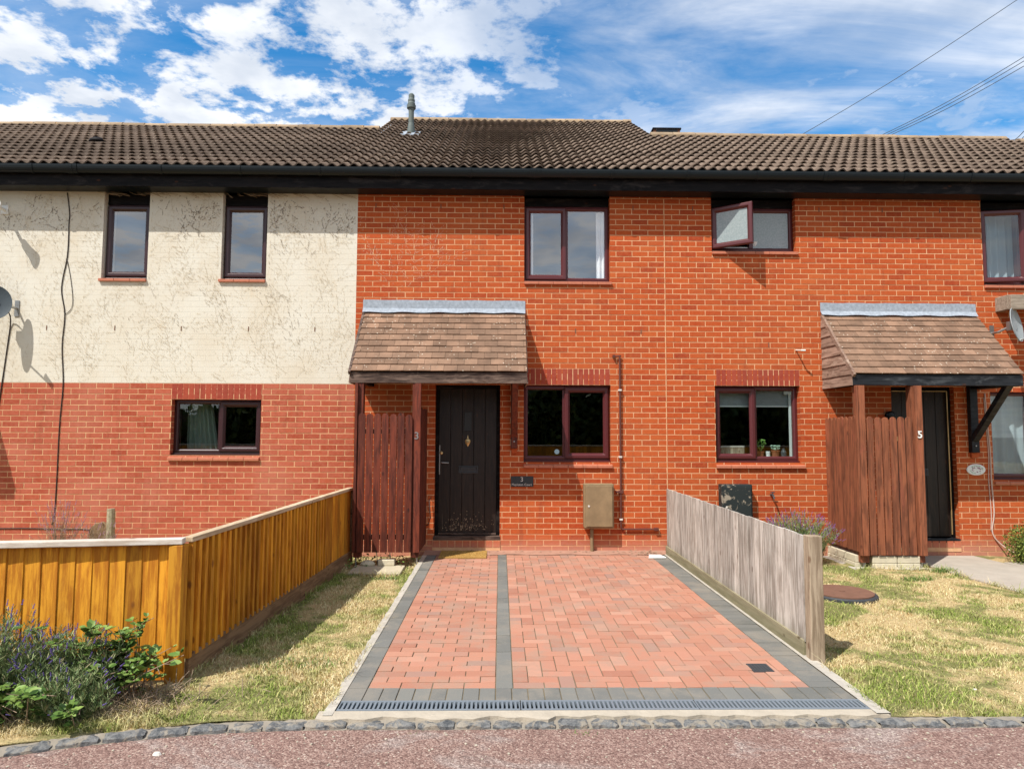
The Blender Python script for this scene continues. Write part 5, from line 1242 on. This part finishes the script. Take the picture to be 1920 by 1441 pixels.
# weeds between the orange fence and the dark picket screen
V = []; F = []
wd_ = thing('weeds', 'dark green weeds between the far end of the orange fence and the dark screen', 'weeds', (-1.8, -.8, -.06))
for k in range(420):
    x, y = rs.uniform(-1.95, -1.0), rs.uniform(-.95, -.35)
    if x > -1.72 and y < -.68 and rs.random() < .9: continue
    c = Vector((x, y, -.06+rs.random()*.10)); leaf(c, Vector((rs.gauss(0, 1), rs.gauss(-.2, 1), rs.uniform(0, .8))), Vector((0, -.3, 1)), rs.uniform(.02, .04))
npmesh('leaves', V, F, M['bramble'], wd_)
def leafball(p, name, c, rad, n, size, mat, seed, squash=1., shell=.55, lumps=8):
    g = np.random.default_rng(seed); cs_ = g.normal(size=(lumps, 3)); cs_ /= np.linalg.norm(cs_, axis=1)[:, None]; cs_ *= .5
    idx = g.integers(0, lumps, n); d = g.normal(size=(n, 3)); d /= np.linalg.norm(d, axis=1)[:, None]; r_ = (shell+(1-shell)*g.random(n)**.6)
    pts = (cs_[idx]+d*.55*r_[:, None])*np.array([rad[0], rad[1], rad[2]])+np.array(c)
    u = g.normal(size=(n, 3)); u /= np.linalg.norm(u, axis=1)[:, None]; v = np.cross(u, g.normal(size=(n, 3))); v /= np.linalg.norm(v, axis=1)[:, None]
    s = size*g.uniform(.6, 1.4, n)[:, None]; V = np.stack([pts-u*s, pts+v*s*.6, pts+u*s, pts-v*s*.6], 1).reshape(-1, 3); i = np.arange(n)*4
    return npmesh(name, V, np.stack([i, i+1, i+2, i+3], 1), mat, p)
hd = thing('box_bush', 'clipped yellow green box bush at the right edge beside the path', 'bush', (7.02, -.62, -.05))
b = MB(); b.lathe((7.02, -.62, -.06), [(.30, 0), (.36, .12), (.34, .28), (.2, .38), (0, .40)], 16); b.build('inner_branches', M['tree_leaf'], hd)
leafball(hd, 'foliage', (7.02, -.62, .15), (.50, .48, .36), 9000, .014, M['hedge'], 31, lumps=40)

# ------------------------------------------------------------------ the other side of the road (seen only in reflections)
tx = [(-9, -20, 2.6, 4.8), (-3.5, -22, 2.4, 4.4), (3.0, -21, 2.2, 4.2), (8.8, -21, 2.8, 5.0), (14, -22, 2.6, 4.6)]
labs = ['tree across the road opposite the left house', 'low tree across the road opposite the orange fence', 'low tree across the road opposite the driveway', 'broad tree across the road opposite number 5', 'tree across the road at the far right']
for k, (x, y, r_, h_) in enumerate(tx):
    t = thing('tree', labs[k], 'tree', (x, y, 0), 'trees across the road'); b = MB(); b.tube([(x, y, -.1), (x+.1, y, 1.2), (x, y+.1, 2.4)], [.22, .17, .1], 10); b.tube([(x, y, 1.2), (x+.8, y, 2.5)], [.1, .05], 8); b.tube([(x, y, 1.4), (x-.7, y+.3, 2.7)], [.1, .05], 8); b.build('trunk', M['trunk'], t, smooth=True)
    leafball(t, 'crown', (x, y, h_*.62), (r_*1.2, r_, h_*.52), 9000, .17, M['tree_leaf'], 50+k, lumps=14)
hg = thing('hedge', 'long dark hedge across the road behind the low board fence', 'hedge', (0, -24, 0)); leafball(hg, 'foliage', (0, -24, 1.4), (22, 1.2, 2.0), 26000, .22, M['tree_leaf'], 77, lumps=60); b = MB(); b.box(-20, 20, -24.4, -23.6, 0, 2.4); b.build('stems', M['trunk'], hg)
of = thing('garden_fence', 'low board fence across the road behind the camera', 'fence', (0, -17, 0)); b = MB()
x = -16.
while x < 16: b.box(x, x+.14, -17, -16.97, -.05, 1.05+random.uniform(-.01, .01)); x += .147
b.build('boards', M['fence_orange'], of); b = MB(); b.box(-16, 16.1, -17.02, -16.94, 1.07, 1.11); b.build('top_rail', M['cap_pale'], of)

# ------------------------------------------------------------------ render
S.render.engine = 'CYCLES'; S.cycles.max_bounces = 6; S.cycles.transparent_max_bounces = 10
